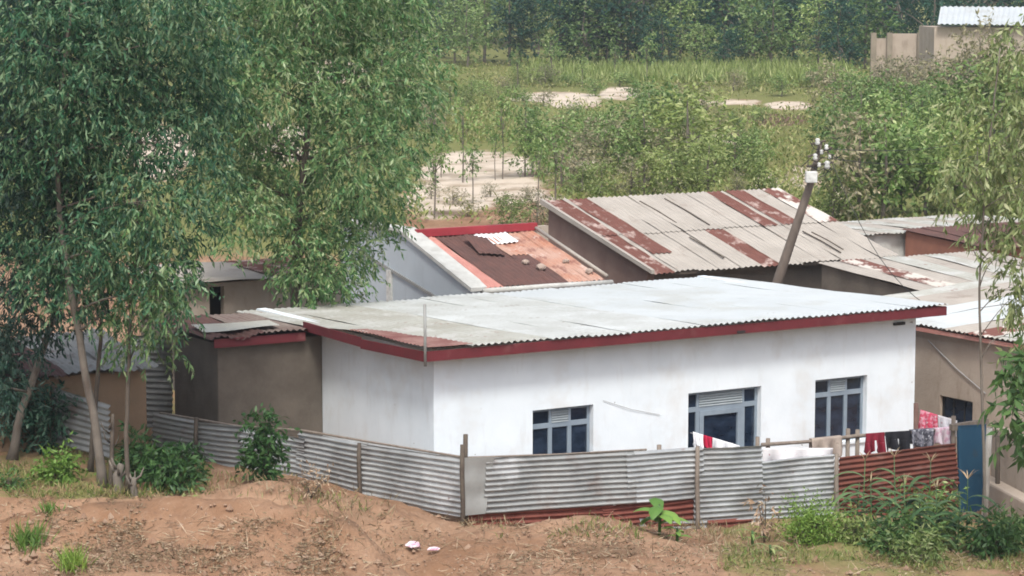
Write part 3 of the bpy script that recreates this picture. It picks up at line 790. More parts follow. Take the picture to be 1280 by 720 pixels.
# big house with streaked rusty and pale roof
lwR, pR = frame_at(815, 340, 66.0, 0)
hr = thing('rusty_roof_house', lwR(0, 0, -.1), 'mud house with wide pitched roof of pale sheets streaked with rusty ones', 'house', rotz=ROT)
RW, RD, zE, zR = 8.5, 5.5, 2.36, 3.86
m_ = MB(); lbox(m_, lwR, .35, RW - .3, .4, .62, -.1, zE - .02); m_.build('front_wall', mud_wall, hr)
pts = [lwR(.13, .4, -.1), lwR(.13, .4, zE - .02), lwR(.13, RD - .1, zR - .12), lwR(.13, RD - .1, -.1)]
MB().prism(pts, E1 * .22).build('gable_wall', mud_red, hr)
pts = [lwR(RW - .3, .4, -.1), lwR(RW - .3, .4, zE - .02), lwR(RW - .3, RD - .1, zR - .12), lwR(RW - .3, RD - .1, -.1)]
MB().prism(pts, E1 * .22).build('gable_wall', mud_red, hr)
def rzz(y): return zE + (zR - zE) * y / RD
# (width, lower row, upper row): sheets from the left verge to the right one
RS = [(.62, roof_rust, roof_rust), (.20, roof_pale, roof_pale), (.62, roof_pale, roof_rust), (.72, roof_pale, roof_pale), (.74, roof_pale, roof_pale), (.70, roof_pale, roof_pale),
      (.62, roof_rust, roof_pale), (.74, roof_pale, roof_pale), (.74, roof_pale, roof_pale), (.50, roof_pale, roof_rust), (.22, roof_pale, roof_pale), (.62, roof_pale, roof_rust), (.72, roof_pale, roof_pale), (.72, roof_pale, roof_rustmix)]
tot = sum(q[0] for q in RS); acc = 0
for i, (wd_, dn_, up_m) in enumerate(RS):
    a = RW * acc / tot; acc += wd_; b = RW * acc / tot + .03
    rn = random.Random(i + 60)
    for row, (ya, yb, mt) in enumerate(((-.12, 2.75, dn_), (2.62 if i != 2 else 1.2, RD, up_m))):
        lf = .025 * row + .008 * (i % 2)
        ja = rn.uniform(-.06, .06)
        m_ = MB().corr(lwR(a, ya + ja, rzz(ya + ja) + lf), lwR(a, yb, rzz(yb) + lf), lwR(b, yb, rzz(yb) + lf), lwR(b, ya + ja, rzz(ya + ja) + lf), period=.175, amp=.018, nu=8, dent=.03, seed=i + 70)
        m_.build('roof_sheet', mt, hr, smooth=True)
m_ = MB(); lbox(m_, lwR, .36, RW - .31, RD - .32, RD - .1, -.1, zR - .2); m_.build('back_wall', mud_red, hr)
m_ = MB(); m_.hexa(lwR(-.10, -.12, zE - .04), lwR(-.10, RD, zR - .06), lwR(-.10, RD, zR + .08), lwR(-.10, -.12, zE + .07), E1 * .10); m_.build('verge_board', roof_pale, hr)
for i, (a, s0, ln_) in enumerate(((3.05, 3.2, 1.8), (4.0, 2.9, 2.2), (2.75, .5, 1.6), (6.7, .3, 1.7), (6.95, .5, 1.4))):     # dark slits between sheets, put in as thin dark sticks along the slope
    m_ = MB().tube([lwR(a, s0, rzz(s0) + .045), lwR(a + .02, s0 + ln_ / 2, rzz(s0 + ln_ / 2) + .05), lwR(a - .03, s0 + ln_, rzz(s0 + ln_) + .045)], .02, 6); m_.build('seam_slit', dark_wood, hr)
m_ = MB(); lbox(m_, lwR, .4, RW - .4, -.02, .06, zE - .12, zE - .03); m_.build('wall_plate', dark_wood, hr)

# pale low roofs on the right, further back
def lowhouse(name, label, px, py, Y, W, D, zf, zb, base, wmat, rmats, seed, over=.15, fascia=None):
    lw, p = frame_at(px, py, Y, 0)
    t = thing(name, lw(0, 0, base), label, 'house', rotz=ROT)
    m = MB(); pts = [lw(.1, over, base), lw(.1, over, zf - .05), lw(.1, D - .1, zb - .05), lw(.1, D - .1, base)]
    m.prism(pts, E1 * (W - .2)); m.build('wall', wmat, t)
    n = max(2, int(W / .75)); rn = random.Random(seed)
    for i in range(n):
        a = W * i / n; b = W * (i + 1) / n + .03; l_ = .01 * (i % 2); ja = rn.uniform(-.08, .08)
        m = MB().corr(lw(a, -.1 + ja, zf + l_), lw(a, D, zb + l_), lw(b, D, zb + l_), lw(b, -.1 + ja, zf + l_), period=.17, amp=.018, nu=6, dent=.04, seed=seed + i)
        m.build('roof_sheet', rmats[i % len(rmats)], t, smooth=True)
    if fascia:
        m = MB(); lbox(m, lw, 0, W, -.13, -.1, zf - .2, zf - .03); m.build('fascia', fascia, t)
    return t, lw
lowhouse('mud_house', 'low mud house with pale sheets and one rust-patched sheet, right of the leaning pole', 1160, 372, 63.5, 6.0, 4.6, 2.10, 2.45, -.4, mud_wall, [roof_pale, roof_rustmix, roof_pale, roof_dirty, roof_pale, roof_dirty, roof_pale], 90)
t5, lw5 = lowhouse('cement_house', 'flat grey cement house at the foot of the slope, behind the pale low roofs', 1040, 305, 74, 9.0, 4.0, 2.50, 2.46, -.1, cement, [roof_pale, roof_dirty], 110)
lowhouse('brick_house', 'red-brown house with dark roof half hidden by the right-hand tree', 1238, 318, 72, 6.0, 4.0, 2.35, 2.6, -.3, mk('red_brown_wall', (.27, .12, .08), (.22, .10, .07), 2, .9), [roof_dark], 120)

# tan mud house right of the white house: its long side wall comes towards the camera
PN = LW(HL, 0, 0) + E1 * 2.0
lwN = lambda x, y, z: Vector((PN.x, PN.y, 0)) + E1 * x + E2 * y + Vector((0, 0, z))
hn_ = thing('tan_house', lwN(0, -2.2, -1.0), 'tan mud house right of the white house with small dark window and layered roof edge', 'house', rotz=ROT)
NA, NB_ = hit(lwN(0, 0, 0), lwN(0, 1, 0), 1175, 494), hit(lwN(0, 0, 0), lwN(0, 1, 0), 1216, 503)
yA = (NA - lwN(0, 0, 0)).dot(E2); yB = (NB_ - lwN(0, 0, 0)).dot(E2)
zA = NA.z; zB = zA - .62
lwN2 = lambda x, y, z: lwN(y, -x, z)           # wall runs along -E2
wall_open('side_wall', -6.0, 2.6, 0, -1.1, 2.12, [(-yA, -yB, zB, zA)], .2, tan_wall, hn_, lwN2)
m_ = MB(); lbox(m_, lwN, .203, 6, -2.6, -2.4, -1.1, 2.1); m_.build('front_wall', tan_wall, hn_)
f = MB()
lbox(f, lwN2, -yA + .003, -yA + .05, .08, .13, zB + .003, zA - .003); lbox(f, lwN2, -yB - .05, -yB - .003, .08, .13, zB + .003, zA - .003)
lbox(f, lwN2, -yA + .05, -yB - .05, .08, .13, zA - .05, zA - .003); lbox(f, lwN2, -yA + .05, -yB - .05, .08, .13, zB + .003, zB + .05)
for q in (.33, .66):
    c_ = -yA + (yA - yB) * q; lbox(f, lwN2, c_ - .015, c_ + .015, .09, .12, zB + .05, zA - .05)
wn_ = sub(f.build('window', cable_black, hn_))
p = MB(); lbox(p, lwN2, -yA + .05, -yB - .05, .115, .125, zB + .05, zA - .05); p.build('pane', glass, wn_)
for i in range(11):
    a = -2.85 + i * .8; b = a + .84; rn = random.Random(i + 5)
    mt = [roof_pale, roof_pale, roof_dirty, roof_rustmix, roof_pale, roof_white, roof_white, roof_white][i % 8]
    z0 = 2.19 + .008 * (i % 2); x0 = -.22 + rn.uniform(-.05, .05)
    m_ = MB().corr(lwN(x0, a, z0), lwN(6.2, a, z0 + .35), lwN(6.2, b, z0 + .35), lwN(x0, b, z0), period=.17, amp=.02, nu=8, dent=.05, seed=i + 140)
    m_.build('roof_sheet', mt, hn_, smooth=True)
m_ = MB(); lbox(m_, lwN, -.19, -.16, -2.85, 5.9, 2.06, 2.15); m_.build('eave_board', roof_pink, hn_)
lp = hit(lwN(-.05, 0, 0), lwN(-.05, 1, 0), 1173, 413)
m_ = MB().tube([lp + Vector((.05, 0, .08)), lp + Vector((-.02, 0, .06)), lp + Vector((-.03, -.02, -.01))], [.02, .03, .045], 8)
m_.tube([lp + Vector((-.03, -.02, -.012)), lp + Vector((-.03, -.02, -.10))], [.05, .035], 8); m_.build('wall_lamp', white_plastic, hn_, smooth=True)
wa = hit(lwN(-.03, 0, 0), lwN(-.03, 1, 0), 1160, 425); wb = hit(lwN(-.03, 0, 0), lwN(-.03, 1, 0), 1232, 492)
m_ = MB().tube([wa, wa.lerp(wb, .5) - Vector((0, 0, .05)), wb], .012, 5); m_.build('wire', cable_grey, hn_)

# small tan compound wall behind the gate post, right edge
q0, q1 = G(1238, 560, 51.0), G(1330, 572, 48.0)
m_ = MB(); nW = Vector((q1.y - q0.y, -(q1.x - q0.x), 0)).normalized()
m_.prism([Vector((q0.x, q0.y, -1.4)), Vector((q1.x, q1.y, -1.4)), Vector((q1.x, q1.y, .78)), Vector((q0.x, q0.y, .84))], -nW * .25)
tag(bevel(m_.build('mud_wall', tan_wall), .04), 'low tan mud compound wall at the right edge beside the gate post', 'wall')
m_ = MB(); m_.prism([Vector((q0.x, q0.y, -1.4)) + nW * .003, Vector((q1.x, q1.y, -1.4)) + nW * .003, Vector((q1.x, q1.y, -.35)) + nW * .003, Vector((q0.x, q0.y, -.18)) + nW * .003], nW * .35)
tag(bevel(m_.build('mud_bench', tan_wall), .05), 'tan mud ledge along the foot of the compound wall', 'ledge')

# little shed behind the annex
lwS, pS = frame_at(228, 398, 57.5, 0)
hs_ = thing('small_shed', lwS(0, 0, .3), 'small mud shed with dark doorway and flat sheet roof, behind the brown annex', 'shed', rotz=ROT)
wall_open('wall', 0, 4.2, 0, .2, 3.02, [(.70, 1.08, .9, 2.93)], .2, tan_wall, hs_, lwS)
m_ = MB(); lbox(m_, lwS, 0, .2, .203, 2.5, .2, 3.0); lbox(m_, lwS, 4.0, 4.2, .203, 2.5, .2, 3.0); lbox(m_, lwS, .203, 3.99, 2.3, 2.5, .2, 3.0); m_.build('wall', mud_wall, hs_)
m_ = MB(); lbox(m_, lwS, .5, 1.3, .5, .55, .2, 3.0); m_.build('doorway_dark', dark_void, hs_)
m_ = MB().corr(lwS(-.3, -.35, 3.10), lwS(2.6, -.35, 3.09), lwS(2.6, 2.7, 3.16), lwS(-.3, 2.7, 3.18), period=.15, amp=.018, nu=10, dent=.06, seed=210); m_.build('roof_sheet', roof_pale, hs_, smooth=True)
m_ = MB().corr(lwS(2.3, -.30, 3.13), lwS(4.4, -.25, 3.10), lwS(4.4, 2.7, 3.16), lwS(2.3, 2.7, 3.18), period=.15, amp=.018, nu=10, dent=.06, seed=212); m_.build('roof_sheet', roof_rust, hs_, smooth=True)

# ochre shed under the left trees
lwT, pT = frame_at(186, 465, 50.4, 0)
ht = thing('ochre_shed', lwT(-4, 0, .4), 'ochre mud shed with rusty and pale sheets on its roof, under the left trees', 'shed', rotz=ROT)
m_ = MB(); lbox(m_, lwT, -4.2, 0, .12, 2.6, .0, 2.12); bevel(m_.build('wall', ochre_wall, ht), .03)
m_ = MB(); lbox(m_, lwT, -1.75, -1.05, .10, .118, .3, 1.55); m_.build('door', dark_void, ht)
for i, (a, b, mt, z0) in enumerate(((-4.5, -3.6, roof_dark, 2.2), (-3.65, -2.7, roof_dark, 2.21), (-2.75, -1.8, roof_dark, 2.2), (-1.85, -.8, roof_grimy, 2.24), (-.9, .12, roof_grimy, 2.23))):
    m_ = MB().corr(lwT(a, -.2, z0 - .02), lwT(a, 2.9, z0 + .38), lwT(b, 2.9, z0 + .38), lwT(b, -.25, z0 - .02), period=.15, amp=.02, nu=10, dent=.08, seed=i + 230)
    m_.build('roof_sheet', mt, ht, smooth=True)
for i in range(6):
    m_ = MB().tube([lwT(-3.3 + i * .6, -.3, 2.16), lwT(-3.2 + i * .6, .3, 2.2)], .035, 6); m_.build('rafter_end', dark_wood, ht)

# ------------------------------------------------------------------ corrugated fences
FA = G(580, 640, 45.8); FB = G(1197, 620, 50.0)
def FP(px, py, off=0.0):
    n = Vector((-(FB.y - FA.y), FB.x - FA.x, 0)).normalized() * off
    return hit(FA + n, FB + n, px, py)
LA = G(580, 640, 45.8); LB = G(205, 575, 50.2)
def LP_(px, py, off=0.0):
    n = Vector((-(LB.y - LA.y), LB.x - LA.x, 0)).normalized() * -off
    return hit(LA + n, LB + n, px, py)
fence = thing('sheet_fence', (FA.x, FA.y, -.2), 'front fence of stacked grey and rusty corrugated sheets on thin posts', 'fence')
def fsheet(P, pts, mat, par, seed, off=0.0, dent=.065, period=.105):
    rj = random.Random(seed * 3 + 1)
    a, b, c, d = [P(x + rj.uniform(-2.5, 2.5), y + rj.uniform(-1.8, 1.8), off) for x, y in pts]      # lower-left, lower-right, upper-right, upper-left
    return MB().corr(a, b, c, d, period=period, amp=.029, nu=16, dent=dent, seed=seed).build('corrugated_sheet', mat, par, smooth=True)
fsheet(FP, [(605,644),(795,630),(795,563),(605,572)], galv_old, fence, 1, .01)
fsheet(FP, [(785,632),(878,624),(878,559),(785,566)], galv, fence, 2, -.01)
fsheet(FP, [(584,672),(765,664),(765,628),(584,642)], galv_rust, fence, 3, .06)
fsheet(FP, [(755,668),(880,662),(880,618),(755,634)], galv_rust, fence, 4, .05)
fsheet(FP, [(800,686),(900,690),(900,650),(800,648)], galv, fence, 24, .03)
fsheet(FP, [(868,676),(955,668),(953,556),(870,560)], galv, fence, 5, -.03)
fsheet(FP, [(885,682),(942,676),(942,645),(886,652)], galv_rust, fence, 6, -.06)
fsheet(FP, [(948,664),(1046,655),(1044,569),(948,578)], galv, fence, 7, .02)
fsheet(FP, [(948,690),(1046,682),(1046,640),(948,652)], galv_old, fence, 8, .05)
fsheet(FP, [(1047,629),(1198,606),(1196,554),(1050,573)], galv_brick, fence, 9, -.01)
fsheet(FP, [(1047,662),(1198,648),(1198,602),(1047,622)], galv_rust, fence, 10, .04)
fsheet(FP, [(1047,690),(1198,676),(1198,640),(1047,655)], galv_old, fence, 11, .06)
a, b, c, d = FP(579, 645, -.03), FP(607, 642, -.03), FP(618, 571, -.03), FP(577, 572, -.03)
o = MB().corr(a, b, c, d, period=.5, amp=.012, nu=10, dent=.05, seed=77).build('flat_sheet', flat_tin, fence, smooth=True)
def fpost(P, par, px, y0, y1, r, mat, off=-.05, lean=0):
    a = P(px, y0, off); b = P(px + lean, y1, off)
    a.z -= .25
    m = MB(); m.tube([a, a.lerp(b, .35) + Vector((.01, 0, 0)), a.lerp(b, .7) - Vector((.008, 0, 0)), b], [r * 1.1, r, r * 1.05, r * .92], 8)
    return m.build('post', mat, par, smooth=True)
fpost(FP, fence, 582, 650, 543, .05, dark_wood, .12)
fpost(FP, fence, 872, 680, 558, .045, post_wood, -.08)
fpost(FP, fence, 1046, 668, 567, .045, post_wood, -.07)
fpost(FP, fence, 824, 660, 556, .05, post_wood, .15)
fpost(FP, fence, 947, 660, 546, .045, post_wood, .15)
fpost(FP, fence, 1192, 650, 520, .05, post_wood, .1)
# top rail along the first run
m_ = MB().tube([FP(585, 572, .05), FP(700, 568, .05), FP(808, 562, .05)], .022, 6); m_.build('rail', post_wood, fence)

lf = thing('sheet_fence', (LB.x, LB.y, .4), 'left fence of low bright corrugated sheets running back along the mud annex', 'fence')
fsheet(LP_, [(576,648),(452,622),(452,554),(576,573)], galv, lf, 31)
fsheet(LP_, [(460,626),(370,600),(372,540),(460,556)], galv, lf, 32, .03)
fsheet(LP_, [(380,604),(300,588),(300,534),(380,548)], galv, lf, 33, .0)
fsheet(LP_, [(308,592),(240,580),(240,528),(308,534)], galv_old, lf, 34, .03)
fsheet(LP_, [(246,582),(190,572),(190,516),(246,524)], galv_old, lf, 35, .0)
for px, y0, y1, mt in ((449, 622, 554, dark_wood), (245, 582, 522, dark_wood), (578, 655, 556, dark_wood), (330, 600, 538, post_wood)):
    fpost(LP_, lf, px, y0, y1, .045, mt, -.06)
m_ = MB().tube([LP_(575, 571, .04), LP_(460, 552, .04), LP_(378, 538, .04), LP_(300, 533, .04), LP_(200, 516, .04)], .025, 6); m_.build('rail', post_wood, lf)

# corrugated lean-to panel between ochre shed and annex
PA, PB = G(165, 500, 52.6), G(216, 500, 53.0)
t = thing('sheet_wall', (PA.x, PA.y, .3), 'tall dark corrugated sheet wall between the ochre shed and the annex', 'wall')
def PP(px, py, off=0): return hit(PA, PB, px, py)
fsheet(PP, [(160,540),(216,542),(216,474),(160,474)], galv_old, t, 41, period=.125)
fsheet(lambda x, y, o=0: PP(x, y) + Vector((0, .04, 0)), [(160,478),(216,480),(216,420),(160,420)], galv, t, 42, period=.125)
# short fence left of the main trunk
PA2, PB2 = G(60, 540, 49.3), G(140, 560, 47.9)
t = thing('sheet_fence', (PA2.x, PA2.y, .5), 'short dark corrugated sheet fence slanting behind the left trunks', 'fence')
def PP2(px, py, off=0): return hit(PA2, PB2, px, py)
fsheet(PP2, [(66,555),(136,572),(136,508),(66,484)], galv_old, t, 43, period=.125)
fpost(PP2, t, 66, 560, 480, .04, dark_wood, 0)

# blue gate + posts
t = thing('metal_gate', FP(1197, 650), 'narrow blue painted metal gate at the right end of the sheet fence', 'gate')
GA, GB = FP(1198, 600), G(1236, 600, 50.4)
def GP(px, py): return hit(GA, GB, px, py)
m_ = MB(); n_ = Vector((GB.y - GA.y, -(GB.x - GA.x), 0)).normalized()
m_.hexa(GP(1199, 645), GP(1226, 652), GP(1233, 530), GP(1197, 532), -n_ * .03); m_.build('door_leaf', blue_paint, t)
m_ = MB(); m_.hexa(GP(1199, 645) + n_ * .02, GP(1203, 645) + n_ * .02, GP(1201, 534) + n_ * .02, GP(1197, 534) + n_ * .02, -n_ * .018)
m_.hexa(GP(1203, 592) + n_ * .02, GP(1229, 594) + n_ * .02, GP(1229, 589) + n_ * .02, GP(1203, 587) + n_ * .02, -n_ * .018); m_.build('frame_rail', blue_paint, t)
m_ = MB(); m_.hexa(GP(1190, 539), GP(1236, 531), GP(1236, 524), GP(1190, 531), -n_ * .09); m_.build('lintel', post_wood, t)
p0, p1 = G(1228, 668, 49.6), G(1237, 535, 49.6)
m_ = MB().tube([p0 - Vector((0, 0, .3)), p0.lerp(p1, .4) + Vector((.02, 0, 0)), p0.lerp(p1, .7), p1], [.075, .065, .07, .06], 9)
tag(m_.build('gate_post', mk('pale_post', (.42, .40, .36), (.30, .28, .25), 3, .9), None, smooth=True), 'thick pale crooked post just right of the blue gate', 'post')
p0, p1 = G(1247, 660, 50.2), G(1247, 545, 50.2)
m_ = MB().tube([p0 - Vector((0, 0, .3)), p0.lerp(p1, .5), p1], .05, 8)
tag(m_.build('gate_post', dark_wood, None, smooth=True), 'thin dark wooden post behind the pale post by the gate', 'post')

# ------------------------------------------------------------------ washing on poles behind the fence
WOFF = .45
rail_pts = [FP(952, 556, WOFF), FP(1010, 552, WOFF), FP(1070, 545, WOFF), FP(1130, 541, WOFF), FP(1200, 535, WOFF)]
t = thing('washing_rail', (rail_pts[0].x, rail_pts[0].y, -.7), 'rough wooden drying rail on short posts behind the fence', 'drying rail')
MB().tube(rail_pts, [.04, .035, .04, .036, .034], 8).build('rail', post_wood, t, smooth=True)
for px, yt in ((1060, 536), (1072, 537), (960, 548)):
    a = FP(px, yt, WOFF + .05); MB().tube([Vector((a.x, a.y, -.8)), Vector((a.x, a.y, a.z))], .045, 8).build('post', post_wood, t, smooth=True)
a = FP(1145, 504, 1.0)
tag(MB().tube([Vector((a.x, a.y, -.9)), Vector((a.x + .02, a.y, 0)), a], [.06, .055, .05], 8).build('line_post', mk('reddish_post', (.13, .075, .06), (.18, .11, .09), 3, .9), None, smooth=True), 'reddish clothes-line post by the white house corner', 'post')
a1 = FP(1188, 522, 1.0)
tag(MB().tube([Vector((a1.x, a1.y, -.9)), a1], .045, 8).build('line_post', post_wood, None, smooth=True), 'grey clothes-line post beside the blue gate', 'post')

def hang(name, label, cat, A, B, drop, mat, seed, back=.0, taper=(0, 0), legs=False, sagv=.0, group='washing hung behind the fence', th=.012):
    """cloth hung over the line A-B: front drop, back drop, optional two legs"""
    rn = random.Random(seed); A, B = Vector(A), Vector(B)
    u = (B - A); L = u.length; ud = u.normalized(); n = Vector((ud.y, -ud.x, 0)).normalized()   # towards the camera side
    if n.y > 0: n = -n
    mb = MB(); nx = 18; nz_ = 10
    bays = [(0, .46), (.54, 1.0)] if legs else [(0, 1.0)]
    ph = rn.uniform(0, 6)
    def P(s, d):
        s2 = .5 + (s - .5) * (1 - taper[0] * d)
        p = A.lerp(B, s2)
        wv = (.05 + .06 * d) * math.sin(s * 15 + ph) + .02 * math.sin(s * 31 + ph * 2)
        return p + n * (.045 + wv * d + .01 * d) + Vector((0, 0, .04 - d * drop * (1 + .13 * math.sin(s * 9 + ph) + .06 * math.sin(s * 23)) - sagv * math.sin(math.pi * s)))
    for (s0, s1) in bays:
        top = .42 if legs else 0
        for (d0, d1, q0, q1) in (((0, top, 0, 1), (top, 1, s0, s1)) if legs and s0 == 0 else ((top, 1, s0, s1),)):
            b = len(mb.v)
            for j in range(nz_ + 1):
                for i in range(nx + 1):
                    mb.v.append(tuple(P(q0 + (q1 - q0) * i / nx, d0 + (d1 - d0) * j / nz_)))
            for j in range(nz_):
                for i in range(nx):
                    k = b + j * (nx + 1) + i; mb.f.append((k, k + nx + 1, k + nx + 2, k + 1))
    if back:
        b = len(mb.v)
        for j in range(5):
            for i in range(nx + 1):
                s = i / nx; d = j / 4
                p = A.lerp(B, s) - n * (.045 + .02 * math.sin(s * 13 + ph) * d) + Vector((0, 0, .04 - d * back - sagv * math.sin(math.pi * s)))
                mb.v.append(tuple(p))
        for j in range(4):
            for i in range(nx):
                k = b + j * (nx + 1) + i; mb.f.append((k, k + 1, k + nx + 2, k + nx + 1))
        for i in range(nx):          # over the line
            t0 = 0 + i; k = b + i
            mb.f.append((t0, t0 + 1, k + 1, k))
    o = mb.build(name, mat, None, smooth=True); solidify(o, th)
    return tag(o, label, cat, group)
W = lambda x, y, o=WOFF: FP(x, y, o)
hang('blanket', 'beige blanket bunched over the wooden drying rail, left of the red trousers', 'blanket', W(1013, 551), W(1051, 547), .36, cl_beige, 1, back=.3)
hang('trousers', 'dark red trousers on the drying rail, left of the black shorts', 'trousers', W(1081, 544), W(1104, 542), .42, cl_dred, 2, legs=True)
hang('shorts', 'black shorts hanging on the drying rail between red trousers and grey cloth', 'shorts', W(1105, 542), W(1137, 540), .40, cl_black, 3, legs=True)
hang('shirt', 'grey patterned shirt on the drying rail, right of the black shorts', 'shirt', W(1138, 540), W(1166, 538), .38, cl_greyp, 4, back=.3)
hang('towel', 'pink and white towel at the right end of the drying rail', 'towel', W(1168, 538), W(1190, 536), .36, cl_pinkw, 5, back=.3)
la, lb = FP(1146, 513, 1.0), FP(1196, 528, 1.0)
tag(MB().tube([la, la.lerp(lb, .5) - Vector((0, 0, .04)), lb], .008, 5).build('clothes_line', cable_grey), 'short clothes line sloping down from the reddish post', 'clothes line')
hang('floral_cloth', 'pink floral cloth on the short line beside the reddish post', 'cloth', la.lerp(lb, .06), la.lerp(lb, .48), .48, cl_pinkf, 6)
hang('sheet', 'white sheet with small red marks on the short line, right of the floral cloth', 'sheet', la.lerp(lb, .5), la.lerp(lb, .98), .34, cl_whitef, 7)
wa1, wb1 = FP(863, 541, .5), FP(960, 570, .5)
tag(MB().tube([wa1, wb1], .007, 5).build('clothes_line', cable_grey), 'clothes line sloping down in front of the middle window', 'clothes line')
hang('white_cloth', 'white cloth left of the crimson one, in front of the middle window', 'cloth', wa1.lerp(wb1, .02), wa1.lerp(wb1, .15), .28, cl_white, 8)
hang('red_cloth', 'crimson cloth hung between two white cloths in front of the middle window', 'cloth', wa1.lerp(wb1, .15), wa1.lerp(wb1, .27), .28, cl_red, 9)
hang('white_cloth', 'wide white cloth drooping to the fence top, right of the crimson cloth', 'cloth', wa1.lerp(wb1, .27), wa1.lerp(wb1, .62), .26, cl_white, 10)
hang('sheet', 'long white sheet with a dark speckled end hung low behind the fence dip', 'sheet', FP(952, 562, .3), FP(1040, 562, .3), .34, cl_whitef, 11)

# ------------------------------------------------------------------ leaning pole behind the roof
pb, pt = G(972, 352, 63.2), G(1013, 230, 62.6)
up_ = G(1026, 178, 62.5)
t = thing('utility_pole', Vector((pb.x, pb.y, -.3)), 'leaning wooden power pole with white insulators behind the white roof', 'power pole')
d_ = (pt - pb).normalized()
base_ = pb - d_ * ((pb.z + .4) / d_.z)
MB().tube([base_, pb, pb.lerp(pt, .5), pt, up_], [.145, .13, .115, .095, .045], 10).build('pole', pole_wood, t, smooth=True)
def insul(px, py, s):
    p = G(px, py, 62.3); m = MB()
    m.tube([p - Vector((0, 0, s)), p - Vector((0, 0, s * .4)), p + Vector((0, 0, s * .1)), p + Vector((0, 0, s * .6)), p + Vector((0, 0, s))], [s * .5, s * .85, s * .55, s * .8, s * .35], 10)
    m.build('insulator', white_plastic, t, smooth=True)
for q in ((1022, 177, .085), (1033, 184, .07), (1019, 196, .08), (1034, 206, .10), (1027, 190, .06), (1024, 206, .06), (1037, 196, .05)): insul(*q)
p = G(1014, 221, 62.3)
m_ = MB(); m_.box(p.x - .15, p.x + .15, p.y - .1, p.y + .1, p.z - .15, p.z + .14); bevel(m_.build('meter_box', white_plastic, t), .03)
m_ = MB()
for (x0, y0), (x1, y1) in (((1010, 196), (1040, 184)), ((1008, 208), (1042, 203)), ((1014, 180), (1032, 176))):
    a, b = G(x0, y0, 62.45), G(x1, y1, 62.45); m_.tube([a, b], .03, 6)
m_.build('cross_arm', dark_wood, t)
m_ = MB(); rn = random.Random(3)
for i in range(16):
    a = G(rn.uniform(1010, 1040), rn.uniform(176, 214), 62.4); b = a + Vector((rn.uniform(-.35, .35), rn.uniform(-.1, .1), rn.uniform(-.35, .2)))
    m_.tube([a, a.lerp(b, .5) - Vector((0, 0, .08)), b], .012, 5)
m_.build('cable_tangle', cable_black, t)
for (x0, y0), q1 in (((1034, 190), lp + Vector((.05, .2, .35))), ((1020, 196), G(1330, 150, 80)), ((1030, 186), G(1340, 120, 84))):
    a = G(x0, y0, 62.4); m_ = MB()
    m_.tube([a.lerp(q1, f / 10) - Vector((0, 0, .7 * math.sin(math.pi * f / 10))) for f in range(11)], .009, 5); m_.build('cable', cable_black, t)

# ------------------------------------------------------------------ far house on the slope, top right
FY = 132
fa, fb = G(1168, 34, FY), G(1330, 36, FY)
t = thing('far_house', Vector((fa.x, fa.y, 4.2)), 'far tan house with white sheet roof at the top right of the slope', 'house')
m_ = MB(); m_.box(fa.x, fb.x, FY, FY + 5, 3.6, fa.z); m_.build('wall', tan_wall, t)
ra, rb = G(1172, 30, FY - .5), G(1340, 32, FY - .5); rc, rd_ = G(1345, 9, FY + 6), G(1176, 8, FY + 6)
m_ = MB().corr(ra, Vector(rd_), Vector(rc), rb, period=.3, amp=.03, nu=4); m_.build('roof', roof_white, t, smooth=True)
ga = G(1230, 80, FY - .03); m_ = MB(); m_.box(ga.x - .35, ga.x + .35, FY - .03, FY - .003, ga.z - .5, ga.z + .6); m_.build('window', dark_void, t)
wa_, wb_ = G(1092, 45, 140), G(1172, 42, 138)
t = thing('compound_wall', Vector((wa_.x, 140, 4.2)), 'tan compound wall with stepped top left of the far house', 'wall')
m_ = MB()
for (x0, x1, y0) in ((1092, 1112, 48), (1113, 1150, 42), (1151, 1174, 44)):
    a, b = G(x0, y0, 139), G(x1, y0, 139); m_.box(a.x, b.x - .004, 139, 139.3, 3.4, a.z)
m_.build('wall_panel', tan_wall, t)
for x in (1092, 1112, 1150):
    a = G(x, 42, 138.8); m_ = MB(); m_.box(a.x - .15, a.x + .15, 138.65, 138.95, 3.4, a.z + .05); m_.build('pillar', mk('dusty_pillar', (.26, .22, .17), (.20, .17, .13), 2, .9), t)

# ------------------------------------------------------------------ left eucalyptus trees
def gp(px, py, Y):
    """ground point below a pixel column at depth Y"""
    p = G(px, py, Y); return Vector((p.x, p.y, gz(p.x, p.y) - .08))
YA = 45.6
tr = [gp(128, 606, YA), G(121, 540, YA), G(106, 460, YA), G(93, 390, YA + .1), G(78, 290, YA + .2), G(70, 200, YA + .2), G(78, 90, YA + .3), G(95, -30, YA + .3)]
clA = [(60,60,75),(140,30,70),(200,80,65),(110,130,75),(40,170,70),(175,170,50),(120,230,60),(60,270,60),(190,250,55),(130,310,50),(200,325,45),(90,350,42),(165,385,30),(205,372,32),(60,330,42),(228,285,36),(230,180,40),(240,110,50),(100,-40,80),(200,-20,70),(120,392,20),(262,50,46),(258,140,40),(258,215,34)]
tree('eucalyptus_tree', 'tall eucalyptus with pale curving trunk at the left, in front of the ochre shed', 'tree', tr, .095, .035,
     pxclumps(clA, 45.9, 1.3, 1), 3300, 12, .58, .155, .042, 1.2, L_half, bark, 11)
tr = [gp(14, 566, 48.2), G(28, 510, 48.2), G(50, 450, 48.2), G(70, 390, 48.3), G(78, 300, 48.4), G(60, 180, 48.4), G(40, 40, 48.5)]
clC = [(20,40,80),(60,110,75),(10,150,75),(50,210,70),(15,260,60),(65,295,50),(20,325,48),(110,60,70),(95,180,60),(55,365,30),(5,385,32),(0,20,80),(60,-40,80),(150,110,55),(-20,345,50),(-30,200,80),(15,440,30),(40,408,32),(72,396,24),(-10,480,34)]
